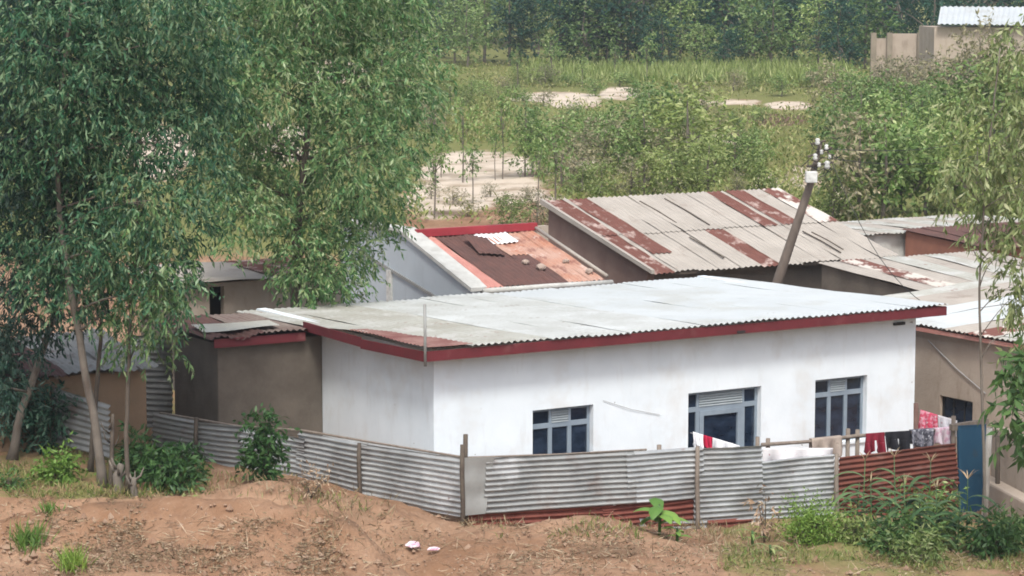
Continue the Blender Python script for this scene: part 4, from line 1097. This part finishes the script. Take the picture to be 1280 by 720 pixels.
tree('eucalyptus_tree', 'dark bluish eucalyptus with leaning trunk at the far left edge', 'tree', tr, .095, .035,
     pxclumps(clC, 47.6, 1.3, 2), 3100, 12, .58, .155, .042, 1.2, L_dark, bark, 12)
tr = [gp(160, 606, 45.2), G(158, 540, 45.2), G(160, 480, 45.2), G(163, 400, 45.3), G(170, 320, 45.3), G(172, 240, 45.3)]
clS = [(180,300,35),(165,350,35),(195,390,32),(160,420,26),(200,430,24),(215,350,34),(185,250,40)]
tree('eucalyptus_tree', 'thin eucalyptus sapling right of the pale trunk, with hanging leaves', 'tree', tr, .05, .02,
     pxclumps(clS, 45.3, .5, 3), 260, 11, .5, .17, .040, 1.5, L_mid, bark_dark, 13)
tr = [gp(112, 590, 47.0), G(118, 520, 47.0), G(124, 450, 47.0), G(128, 380, 47.0), G(132, 300, 47)]
tree('eucalyptus_tree', 'slim dark eucalyptus stem close behind the pale curving trunk', 'tree', tr, .06, .025,
     pxclumps([(130,300,40),(140,350,36),(112,350,34),(150,250,44)], 47.1, .4, 4), 190, 11, .5, .17, .040, 1.4, L_dark, bark_dark, 14)
# broad tree behind the shed (right crown)
YB = 56.5
tr = [gp(368, 420, YB), G(368, 360, YB), G(372, 280, YB), G(380, 200, YB), G(388, 100, YB), G(392, -20, YB)]
clB = [(268,20,50),(276,150,40),(282,230,34),(300,40,75),(380,20,80),(460,40,75),(340,110,65),(430,110,65),(500,130,48),(300,180,50),(370,190,55),(450,190,60),(510,100,44),(320,240,48),(400,265,50),(470,240,44),(300,272,38),(376,318,38),(420,330,42),(500,175,36),(455,290,34),(370,-30,80),(470,-20,70),(280,110,50),(425,362,22),(385,355,26)]
tree('eucalyptus_tree', 'broad leafy eucalyptus behind the mud annex, overhanging the grey house', 'tree', tr, .15, .04,
     pxclumps(clB, YB, 1.8, 5), 5000, 12, .58, .17, .046, 1.1, L_mid, bark_dark, 15)

# right-hand tree, slim with long pale leaves, in front of the tan house
YD = 46.8
tr = [gp(1232, 668, YD), G(1230, 560, YD), G(1226, 450, YD), G(1224, 360, YD), G(1230, 260, YD), G(1240, 150, YD), G(1250, 60, YD)]
clD = [(1255,125,34),(1275,60,36),(1215,205,30),(1280,320,34),(1192,215,24),(1240,270,26),(1275,230,38),(1275,425,24),(1262,375,18),(1245,215,34),(1270,160,34),(1262,280,26),(1212,145,24),(1218,300,16),(1180,250,14),(1275,360,26)]
tree('slender_tree', 'slender tree with long pale leaves at the right edge, before the tan house', 'tree', tr, .035, .012,
     pxclumps(clD, YD, .7, 6), 420, 9, .45, .21, .055, 1.4, L_pale, bark, 16)
# near big-leaved branch at the right edge
tr = [gp(1300, 690, 43.5), G(1300, 600, 43.5), G(1292, 520, 43.5), G(1275, 460, 43.5)]
tree('broadleaf_shrub', 'dark broad-leaved shrub hanging in at the right edge above the mud ledge', 'shrub', tr, .05, .02,
     pxclumps([(1265,500,22),(1280,535,26),(1270,470,22),(1290,450,30),(1255,540,12)], 43.5, .3, 7), 75, 8, .35, .27, .085, .9, L_shrub, bark_dark, 17)

# ------------------------------------------------------------------ far trees and field bushes: prototypes then copies
def proto(kind, seed, lmat, n, per, ll, lw, clumps, th=.5, tr=.02, droop=.5, slen=.16):
    """unit tree, 1 m tall, base at the origin"""
    rng = np.random.default_rng(seed); rn = random.Random(seed)
    mb = MB()
    mb.tube([(0, 0, -.06), (rn.uniform(-.02, .02), 0, th * .5), (rn.uniform(-.03, .03), rn.uniform(-.03, .03), th), (0, 0, .86)], [tr, tr * .8, tr * .6, tr * .2], 6)
    for c in clumps[:7]:
        mb.tube(curve((0, 0, th * .7 + rn.uniform(-.1, .1)), c[:3], (0, 0, .02), 3), [tr * .5, tr * .4, tr * .3, tr * .15], 5)
    me = bpy.data.meshes.new('trunk'); me.from_pydata(mb.v, [], mb.f); me.update(); me.materials.append(bark)
    P, D = sprays(clumps, n, per, slen, droop, rng, .4)
    o = leaves_np('crown', P, D, ll * rng.uniform(.6, 1.3, len(P)), lw * rng.uniform(.7, 1.2, len(P)), lmat, None, rng, fold=.1)
    cm = o.data; bpy.data.objects.remove(o)
    return me, cm
def rclumps(seed, n, z0, z1, spread, r):
    rn = random.Random(seed); out = []
    for i in range(n):
        z = z0 + (z1 - z0) * (i + .5) / n
        k = math.sin(math.pi * min(.97, max(.12, (z - z0 + .05) / (z1 - z0 + .1)))) ** .7
        a = rn.uniform(0, 6.28); q = spread * k * rn.uniform(.3, 1)
        out.append((q * math.cos(a), q * math.sin(a), z, r * rn.uniform(.7, 1.3)))
    return out
PR = {'dry': [], 'young': [], 'olive': [], 'dark': [], 'tall': [], 'sap': []}
for s in range(4):
    PR['young'].append(proto('young', 300 + s, L_young, 190, 7, .062, .026, rclumps(300 + s, 12, .28, .9, .30, .13)))
    PR['olive'].append(proto('olive', 320 + s, L_olive, 190, 7, .062, .026, rclumps(320 + s, 12, .20, .9, .34, .14)))
    PR['dark'].append(proto('dark', 340 + s, L_blue, 330, 7, .036, .016, rclumps(340 + s, 16, .14, .92, .26, .11), tr=.014, slen=.10))
    PR['tall'].append(proto('tall', 360 + s, L_young, 260, 7, .036, .016, rclumps(360 + s, 14, .22, .92, .24, .10), tr=.013, slen=.10))
    PR['dry'].append(proto('dry', 400 + s, L_duskgreen, 170, 6, .06, .024, rclumps(400 + s, 11, .2, .9, .34, .14)))
    PR['sap'].append(proto('sap', 380 + s, L_young, 60, 6, .06, .024, rclumps(380 + s, 6, .5, .92, .16, .09), th=.7, tr=.012))

ORD = ['first', 'second', 'third', 'fourth', 'fifth', 'sixth', 'seventh', 'eighth', 'ninth', 'tenth', 'eleventh', 'twelfth', 'thirteenth', 'fourteenth', 'fifteenth', 'sixteenth', 'seventeenth', 'eighteenth', 'nineteenth', 'twentieth']
def place(kind, idx, base, h, wscale, rot, name, label, group):
    tm, cm = PR[kind][idx % 4]
    r_ = bpy.data.objects.new(name, None); r_.empty_display_size = .2; COL.objects.link(r_)
    r_.location = base; r_.rotation_euler = (0, 0, rot); r_.scale = (h * wscale, h * wscale, h)
    tag(r_, label, 'tree', group)
    for nm, me in (('trunk', tm), ('crown', cm)):
        c = bpy.data.objects.new(nm, me); COL.objects.link(c); c.parent = r_
    return r_
KMIX = {'young': ['young', 'young', 'olive', 'young', 'dry'], 'olive': ['olive', 'olive', 'young', 'dry'], 'dark': ['dark', 'dark', 'dark', 'tall'], 'tall': ['tall', 'tall', 'dark']}
def row(kind, name, desc, group, x0, x1, n, yb, hpx, ws, seed, jy=8, dep=None):
    rn = random.Random(seed)
    xs = [x0 + (x1 - x0) * (i + .5) / n + rn.uniform(-.28, .28) * (x1 - x0) / n for i in range(n)]
    ysx = [(yb(x) if callable(yb) else yb) + rn.uniform(-jy, jy) for x in xs]
    pts = ghit(xs, ysx, 60)
    for i, p in enumerate(pts):
        if dep: 
            q = G(xs[i], ysx[i], dep + rn.uniform(-6, 6)); p = (q.x, q.y, gz(q.x, q.y))
        hp = hpx * rn.uniform(.62, 1.3)
        if name in ('field_tree', 'field_bush') and 600 < xs[i] < 1200:      # the thicket is lower where the pale path shows
            lim = 134 if xs[i] < 790 else 96 if xs[i] < 880 else 160 if xs[i] < 1032 else 72
            hp = max(26, min(hp, ysx[i] - lim + rn.uniform(-8, 8)))
        h = hp / FPX * p[1]
        place(rn.choice(KMIX.get(kind, [kind])), rn.randrange(4), (p[0], p[1], p[2] - .1), h, ws * rn.uniform(.85, 1.2), rn.uniform(0, 6.28), name,
              f'{desc}, {ORD[i]} from the left', group)
row('dark', 'far_tree', 'tall tree in the back line closing the field', 'dark trees behind the field', 690, 1180, 15, 82, 175, 1.0, 1, 4)
row('dark', 'far_tree', 'tall tree in the second line behind the field edge', 'dark trees behind the field', 640, 1300, 18, 62, 190, 1.1, 2, 4)
row('dark', 'far_tree', 'bushy tree low along the field edge', 'dark trees behind the field', 720, 1090, 13, 88, 95, 1.5, 41, 3)
row('tall', 'far_tree', 'far tree behind the upper left field', 'pale trees behind the field', 470, 730, 12, 78, 120, 1.2, 3, 8)
row('tall', 'far_tree', 'hazy far tree at the top left behind the broad eucalyptus', 'pale trees behind the field', 200, 640, 14, 52, 130, 1.3, 4, 6)
row('olive', 'field_bush', 'bush beside the upper sandy strip', 'bushes of the upper field', 530, 690, 8, 132, 48, 1.3, 5, 10)
row('young', 'field_tree', 'young tree in the top row of the field thicket', 'young trees of the field thicket', 700, 960, 10, 158, 66, 1.25, 6, 8)
row('young', 'field_tree', 'young tree in the second row of the field thicket', 'young trees of the field thicket', 660, 965, 11, 190, 82, 1.25, 7, 8)
row('young', 'field_tree', 'young tree in the third row of the field thicket', 'young trees of the field thicket', 655, 960, 11, 222, 92, 1.2, 8, 8)
row('olive', 'field_bush', 'bush in the front row above the rusty roof', 'bushes above the rusty roof', 690, 960, 10, 252, 66, 1.25, 9, 6)
row('olive', 'field_bush', 'bush on the rise left of the far house', 'bushes right of the pole', 1030, 1190, 7, 150, 75, 1.2, 10, 12)
row('young', 'field_tree', 'leafy tree in the middle of the slope right of the pole', 'bushes right of the pole', 1035, 1190, 6, 205, 105, 1.15, 11, 12)
row('young', 'field_tree', 'leafy tree low on the slope just above the cement house', 'bushes right of the pole', 1025, 1300, 9, 280, 120, 1.1, 12, 10)
row('olive', 'field_bush', 'bush at the upper right below the far house', 'bushes below the far house', 1180, 1300, 5, 190, 100, 1.2, 13, 15)
row('dry', 'field_bush', 'brownish bush close in front of the far house and its wall', 'brownish bushes before the far house', 1095, 1300, 8, 135, 70, 1.3, 43, 8)
row('dry', 'field_bush', 'tall dusty bush hiding the foot of the far house', 'dusty bushes before the far house', 1120, 1300, 6, 150, 95, 1.0, 47, 8)
row('young', 'field_weed_bush', 'small weed bush at the edge of the tall grass strip', 'weed bushes along the grass strip', 540, 1060, 16, 114, 24, 1.6, 44, 7)
row('dry', 'field_weed_bush', 'small dry bush on the pale sand slope', 'dry bushes on the sand', 530, 700, 7, 262, 24, 1.6, 45, 18)
row('olive', 'field_bush', 'low bush on the slope behind the broad eucalyptus', 'bushes behind the eucalyptus', 420, 560, 5, 165, 60, 1.2, 14, 14)
row('sap', 'field_sapling', 'thin sapling with bare stem on the pale sand', 'saplings on the sand', 528, 700, 9, 240, 95, .75, 15, 34)
row('sap', 'field_sapling', 'bare-stemmed sapling on the upper field strip', 'saplings on the upper strip', 630, 830, 5, 108, 62, .9, 16, 6)
row('young', 'field_bush', 'small green bush above the red parapet', 'small bushes above the red parapet', 625, 680, 2, 284, 40, 1.4, 17, 4)

# field ground cover: low weeds nobody could count
def scatter(name, label, regions, mat, ll, lw, up, n_lift, seed, cat, keep=None, ymin=60):
    rng = np.random.default_rng(seed); PX, PY = [], []
    for (x0, x1, y0, y1, n) in regions:
        PX.append(rng.uniform(x0, x1, n)); PY.append(rng.uniform(y0, y1, n))
    px = np.concatenate(PX); py = np.concatenate(PY)
    if ymin > 50:       # keep the bare tracks and the sand bank open
        bare = np.zeros(len(px), bool); wob = np.array([1.3 * mnoise.noise(Vector((a * .045, b * .16, 2.0))) for a, b in zip(px, py)])
        for cx, cy, rx, ry in [(700,122,72,11),(765,119,34,11),(962,130,62,9),(600,215,95,34)]: bare |= ((px - cx) / rx) ** 2 + ((py - cy) / ry) ** 2 < 1 + wob
        q_ = ~bare | (rng.random(len(px)) < .12); px, py = px[q_], py[q_]
    p = ghit(px, py, ymin)
    nn = np.array([mnoise.noise(Vector((a * .45, b * .45, seed))) for a, b in p[:, :2]])
    k = nn > (keep if keep is not None else -9)
    p = p[k]; N = len(p)
    p[:, 2] += rng.uniform(0, n_lift, N)
    p[:, :2] += rng.normal(size=(N, 2)) * .05
    D = rng.normal(size=(N, 3)); D[:, 2] = np.abs(D[:, 2]) * up + up * .4
    o = leaves_np(name, p, D, ll * rng.uniform(.5, 1.4, N), lw * rng.uniform(.6, 1.3, N), mat, None, rng, fold=.15)
    return tag(o, label, cat, kind='stuff')
scatter('field_weeds', 'low green and yellow weeds covering the field behind the houses', [
    (520, 1300, 82, 112, 18000), (520, 1300, 108, 138, 7000), (690, 1300, 137, 290, 30000), (520, 640, 128, 180, 7000), (520, 700, 255, 292, 350), (250, 530, 60, 300, 8000)],
    L_cover, .22, .09, 1.0, .3, 61, 'weeds', keep=-.12)
scatter('tall_grass', 'pale yellow-green grass strip in front of the dark far trees', [(660, 1060, 84, 108, 9000)], L_olive, .8, .09, 2.2, .2, 62, 'grass')

# ------------------------------------------------------------------ foreground: weeds, litter, plants
scatter('foreground_weeds', 'thin weeds and grass on the terrace and along the fence foot', [
    (0, 260, 568, 625, 3200), (900, 1280, 655, 715, 3800), (250, 460, 590, 640, 500), (620, 900, 645, 675, 700)],
    L_grass, .15, .022, 1.6, .02, 63, 'weeds', keep=.0, ymin=38)
scatter('dry_grass', 'dry grass growing up along the foot of the sheet fences', [(240, 580, 600, 650, 700), (580, 900, 650, 680, 900), (880, 1060, 660, 700, 500), (300, 640, 640, 700, 300)],
    L_tassel, .20, .020, 1.5, .02, 66, 'grass', keep=-.02, ymin=38)
scatter('dry_litter', 'dry leaves and straw scattered on the red earth', [
    (0, 1280, 640, 725, 4200), (60, 420, 650, 720, 4200), (0, 260, 590, 640, 900), (600, 900, 655, 720, 1500), (900, 1280, 670, 720, 1800)],
    L_dry, .095, .020, .35, .02, 64, 'litter', keep=-.22, ymin=38)
scatter('straw', 'long pale dry stalks lying on the red earth mound', [(60, 400, 650, 722, 900), (560, 900, 650, 722, 800), (380, 560, 650, 715, 130), (880, 1280, 680, 722, 260)],
    L_dry, .34, .014, .18, .03, 65, 'straw', keep=-.25, ymin=38)

def clod_field(n, seed):
    import bmesh
    rn = random.Random(seed); mb = MB()
    px = [rn.uniform(0, 1280) for _ in range(n)]; py = [rn.uniform(632, 722) for _ in range(n)]
    P = ghit(px, py, 38)
    for p in P:
        s = rn.uniform(.012, .045) if rn.random() < .93 else rn.uniform(.05, .085); c = Vector(p) + Vector((0, 0, s * .3))
        vs = []
        for d in ((1,0,0),(-1,0,0),(0,1,0),(0,-1,0),(0,0,1),(0,0,-1)):
            vs.append(c + Vector(d) * s * rn.uniform(.6, 1.3))
        mb.add(vs, [(0,2,4),(2,1,4),(1,3,4),(3,0,4),(2,0,5),(1,2,5),(3,1,5),(0,3,5)])
    o = mb.build('earth_clods', mk('earth_clod', (.24, .145, .095), (.31, .22, .155), 2, .95, lo=.4, hi=.6))
    tag(o, 'crumbs and clods of red earth on the bare ground', 'clods', kind='stuff')
clod_field(1500, 5)

def shrub(name, label, px, py, Y, wpx, hpx, lmat, n, ll, lw, seed, droop=.6, cat='shrub', group=None, stems=6):
    rng = np.random.default_rng(seed); rn = random.Random(seed)
    b = gp(px, py, Y); s = Y / FPX; wd = wpx * s / 2; h = hpx * s
    t = thing(name, b, label, cat, group)
    mb = MB(); cl = []
    for i in range(stems):
        a = rn.uniform(0, 6.28); q = wd * rn.uniform(.15, .75); z = h * rn.uniform(.45, .88)
        e = b + Vector((q * math.cos(a), q * math.sin(a), z))
        mb.tube(curve(b, e, (0, 0, .05), 4), [.016, .013, .011, .008, .004], 5)
        for f in (.45, .72, 1.0):
            p = b.lerp(e, f); cl.append((p.x, p.y, p.z, wd * .42))
    mb.build('stem', bark_dark, t, smooth=True)
    P, D = sprays(cl, n, 6, min(.35, wd), droop, rng, .5)
    k = P[:, 2] > b.z + .02
    P, D = P[k], D[k]
    leaves_np('foliage', P, D, ll * rng.uniform(.6, 1.3, len(P)), lw * rng.uniform(.7, 1.2, len(P)), lmat, t, rng, fold=.15)
    return t
shrub('shrub', 'tall leafy green shrub growing against the left sheet fence', 333, 598, 46.2, 58, 100, L_shrub, 200, .14, .065, 401)
shrub('shrub', 'broad-leaved green shrub between the sapling trunk and the fence', 182, 578, 46.6, 60, 62, L_shrub, 150, .19, .06, 402)
shrub('shrub', 'bushy green shrub in front of the left end of the fence', 215, 612, 45.7, 70, 52, L_shrub, 160, .17, .06, 403)
shrub('shrub', 'tall weed close to the fence post at its left end', 232, 590, 46.4, 36, 60, L_shrub, 70, .16, .05, 414)
shrub('shrub', 'low light green shrub left of the pale trunk', 72, 606, 46.0, 54, 44, L_bush, 150, .13, .05, 404)
shrub('shrub', 'low weed clump at the left edge of the terrace', 12, 618, 45.4, 40, 28, L_shrub, 60, .11, .04, 405)
shrub('shrub', 'olive and brown weed clump on the bank below the left shrubs', 212, 640, 44.2, 66, 40, L_olive, 110, .13, .04, 406)
shrub('shrub', 'dense dark shrub filling the gap behind the leaning trunk', 58, 566, 48.9, 95, 105, L_dark, 260, .16, .055, 407)
shrub('shrub', 'dark bush behind the leaning trunk at the left edge', 0, 562, 48.9, 100, 190, L_dark, 420, .16, .055, 408)
shrub('bush', 'bright green rounded bush in front of the fence post', 1012, 690, 45.2, 72, 60, L_bush, 620, .085, .026, 409, .2, 'bush', None, 16)
shrub('dry_shrub', 'grey-brown dry shrub on the bank below the left fence', 388, 634, 45.0, 64, 30, L_dry, 60, .10, .03, 410, .2, 'shrub')
shrub('dry_shrub', 'dry dark weed standing in front of the grey sheets beside the bush', 956, 686, 45.3, 40, 78, L_dry, 26, .16, .04, 411, .6, 'weed')
shrub('shrub', 'leafy weeds at the foot of the blue gate', 1170, 680, 46.6, 90, 62, L_young, 170, .14, .045, 412)
shrub('shrub', 'yellowish weed clump under the rusty fence panel, left of the maize', 1062, 688, 45.4, 60, 46, L_olive, 150, .13, .045, 421)
shrub('shrub', 'dense green weeds between the maize plants', 1118, 700, 45.0, 90, 34, L_shrub, 150, .15, .05, 422)
shrub('shrub', 'tall weeds leaning on the rusty fence panel left of the gate', 1150, 676, 47.0, 80, 62, L_young, 110, .14, .045, 423)
shrub('shrub', 'pale weeds by the bottom edge below the maize', 1150, 716, 44.2, 110, 36, L_olive, 200, .13, .04, 424)
shrub('shrub', 'rank weeds at the foot of the thick pale gate post', 1262, 690, 45.8, 70, 60, L_young, 160, .16, .05, 425)
shrub('shrub', 'leafy weeds at the lower right corner', 1235, 706, 45.0, 90, 50, L_shrub, 150, .15, .055, 413)

def tuft(label, px, py, Y, wpx, hpx, seed, n=160):
    rng = np.random.default_rng(seed); b = gp(px, py, Y); s = Y / FPX
    P = np.array(b)[None] + rng.normal(size=(n, 3)) * np.array([wpx * s * .22, wpx * s * .22, 0]); P[:, 2] = tz(P[:, 0], P[:, 1]) - .02
    D = rng.normal(size=(n, 3)) * .38; D[:, 2] = 1
    o = leaves_np('grass_tuft', P - np.array(b), D, hpx * s * rng.uniform(.6, 1.2, n), .022, L_bush, None, rng, fold=.25, broad=.4)
    o.location = b
    tag(o, label, 'grass', 'grass tufts on the mound')
tuft('upper green grass tuft at the lower left, on the red mound', 36, 692, 41.4, 46, 30, 501)
tuft('lower green grass tuft at the lower left, by the bottom edge', 92, 716, 40.6, 40, 34, 502)
tuft('small green grass tuft at the left edge of the red mound', 62, 672, 42.2, 30, 16, 503, 70)

def blade(mb, base, d, L, W_, droop, k=7, fold=.3):
    d = Vector(d).normalized(); p = Vector(base); side = d.cross(Vector((0, 0, 1)))
    side = side.normalized() if side.length > .01 else Vector((1, 0, 0))
    b = len(mb.v)
    for i in range(k + 1):
        f = i / k; wv = W_ * math.sin(math.pi * min(.98, .12 + .88 * f)) ** .8 * .5
        q = d.cross(side).normalized() * (-wv * fold)
        mb.v += [tuple(p - side * wv - q), tuple(p), tuple(p + side * wv - q)]
        d = (d + Vector((0, 0, -droop / k))).normalized(); p = p + d * (L / k)
    for i in range(k):
        a = b + i * 3; mb.f += [(a, a + 1, a + 4, a + 3), (a + 1, a + 2, a + 5, a + 4)]
def maize(px, py, Y, h, label, seed, tassel=True):
    rn = random.Random(seed); b = gp(px, py, Y)
    t = thing('maize_plant', b, label, 'maize', 'maize plants by the gate')
    tip = b + Vector((rn.uniform(-.08, .08), rn.uniform(-.05, .05), h))
    MB().tube([b - Vector((0, 0, .05)), b.lerp(tip, .5), tip], [.018, .015, .007], 6).build('stalk', L_maize, t, smooth=True)
    m = MB(); n = 12
    for i in range(n):
        a = i * math.pi + rn.uniform(-.9, .9) ; f = .12 + .72 * i / n
        blade(m, b.lerp(tip, f), (math.cos(a), math.sin(a), 1.1), rn.uniform(.6, .9) * min(1, h / 1.2), .12, rn.uniform(1.7, 2.6))
    m.build('leaf', L_maize, t, smooth=True)['kind'] = 'stuff'
    if tassel:
        m = MB()
        for i in range(8):
            a = rn.uniform(0, 6.28); blade(m, tip - Vector((0, 0, .02)), (math.cos(a) * .5, math.sin(a) * .5, 1), rn.uniform(.18, .30), .02, .9, 4)
        m.build('tassel', L_tassel, t)
MZ = [(1068, 686, 45.9, 1.05, 0), (1090, 690, 45.7, 1.1, 1), (1112, 684, 46.2, .95, 0), (1132, 692, 45.6, 1.15, 1), (1152, 690, 45.8, 1.0, 0), (1172, 698, 45.4, 1.1, 1), (1196, 700, 45.3, .95, 0), (1078, 676, 46.6, 1.35, 1), (1120, 672, 46.9, 1.4, 1), (1160, 672, 47.0, 1.35, 1), (1208, 690, 46.0, 1.2, 1)]
MZs = sorted(range(len(MZ)), key=lambda i: MZ[i][0])
for k, i in enumerate(MZs):
    q = MZ[i]
    maize(q[0], q[1], q[2], q[3] * 1.15, f'maize plant {"with dry tassel" if q[4] else "without tassel"} by the gate, {ORD[k]} from the left', 600 + i, bool(q[4]))

def broadplant(name, label, px, py, Y, h, seed, n=7, L=.5, W_=.2, mat=L_banana):
    rn = random.Random(seed); b = gp(px, py, Y)
    t = thing(name, b, label, 'plant')
    MB().tube([b - Vector((0, 0, .05)), b + Vector((.01, 0, h * .5)), b + Vector((0, 0, h * .75))], [.035, .028, .018], 7).build('stem', L_shrub, t, smooth=True)
    for i in range(n):
        a = i * 2.4 + rn.uniform(-.3, .3); m = MB()
        blade(m, b + Vector((0, 0, h * (.35 + .4 * i / n))), (math.cos(a), math.sin(a), 1.3 - .6 * (i % 2)), L * rn.uniform(.8, 1.1), W_, 1.7)
        m.build('leaf', mat, t, smooth=True)
broadplant('young_banana_plant', 'young bright green broad-leaved plant in front of the rusty fence foot', 824, 690, 44.0, .9, 71, 8, .62, .26)
broadplant('young_banana_plant', 'smaller broad-leaved plant right of the bright green one', 846, 694, 43.8, .45, 72, 5, .32, .12)
broadplant('maize_seedling', 'pale maize seedling at the bottom edge right of the earth mound', 962, 716, 43.2, .45, 73, 6, .45, .06, L_pale)
broadplant('maize_seedling', 'dull maize seedling left of the bright bush by the grey sheets', 940, 690, 44.8, .5, 74, 5, .42, .06, L_young)

# stumps beside the trunk
def stump(label, px, py, Y, h, r, seed, mat=bark_dark):
    rn = random.Random(seed); b = gp(px, py, Y); m = MB()
    m.tube([b - Vector((0, 0, .1)), b + Vector((0, 0, .12)), b + Vector((rn.uniform(-.05, .05), 0, h * .6)), b + Vector((rn.uniform(-.08, .08), 0, h))], [r * 1.5, r, r * .85, r * .6], 9)
    for i in range(4):
        a = rn.uniform(0, 6.28); p = b + Vector((0, 0, h * rn.uniform(.5, .9)))
        m.tube([p, p + Vector((math.cos(a) * .12, math.sin(a) * .12, .1)), p + Vector((math.cos(a) * .18, math.sin(a) * .18, .25))], [r * .4, r * .3, r * .12], 6)
    tag(m.build('tree_stump', mat, None, smooth=True), label, 'stump', 'stumps beside the pale trunk')
stump('broken grey stump between the pale trunk and the sapling', 149, 612, 45.4, .55, .10, 1, bark)
stump('thin dark snag standing right against the pale trunk', 138, 606, 45.7, 1.45, .045, 2)
stump('short stump right of the sapling foot', 168, 612, 45.1, .4, .07, 3, bark)

# litter
def bag(label, px, py, Y, s, mat, seed, st=(1.6, 1, .6)):
    import bmesh
    b = Vector(ghit(px, py, 38)[0]); bm = bmesh.new(); bmesh.ops.create_icosphere(bm, subdivisions=3, radius=s)
    for v in bm.verts:
        q = v.co.copy(); q *= 1 + .5 * mnoise.noise(q * (2.2 / s) * .35 + Vector((seed, 0, 0))) + .25 * mnoise.noise(q / s * 3 + Vector((0, seed, 0)))
        v.co = Vector((q.x * st[0], q.y * st[1], q.z * st[2]))
    me = bpy.data.meshes.new('plastic_bag'); bm.to_mesh(me); bm.free(); me.materials.append(mat)
    o = bpy.data.objects.new('plastic_bag', me); COL.objects.link(o); o.location = b + Vector((0, 0, s * .5 + .03))
    tag(o, label, 'plastic bag', 'litter in the hollow')
bag('crumpled pinkish-white plastic bag lying in the earth hollow', 515, 686, 42.9, .09, cl_pinkw, 2)
bag('flattened white plastic scrap right of the crumpled bag', 541, 690, 42.8, .055, cl_pinkw, 5, (1.9, .8, .6))
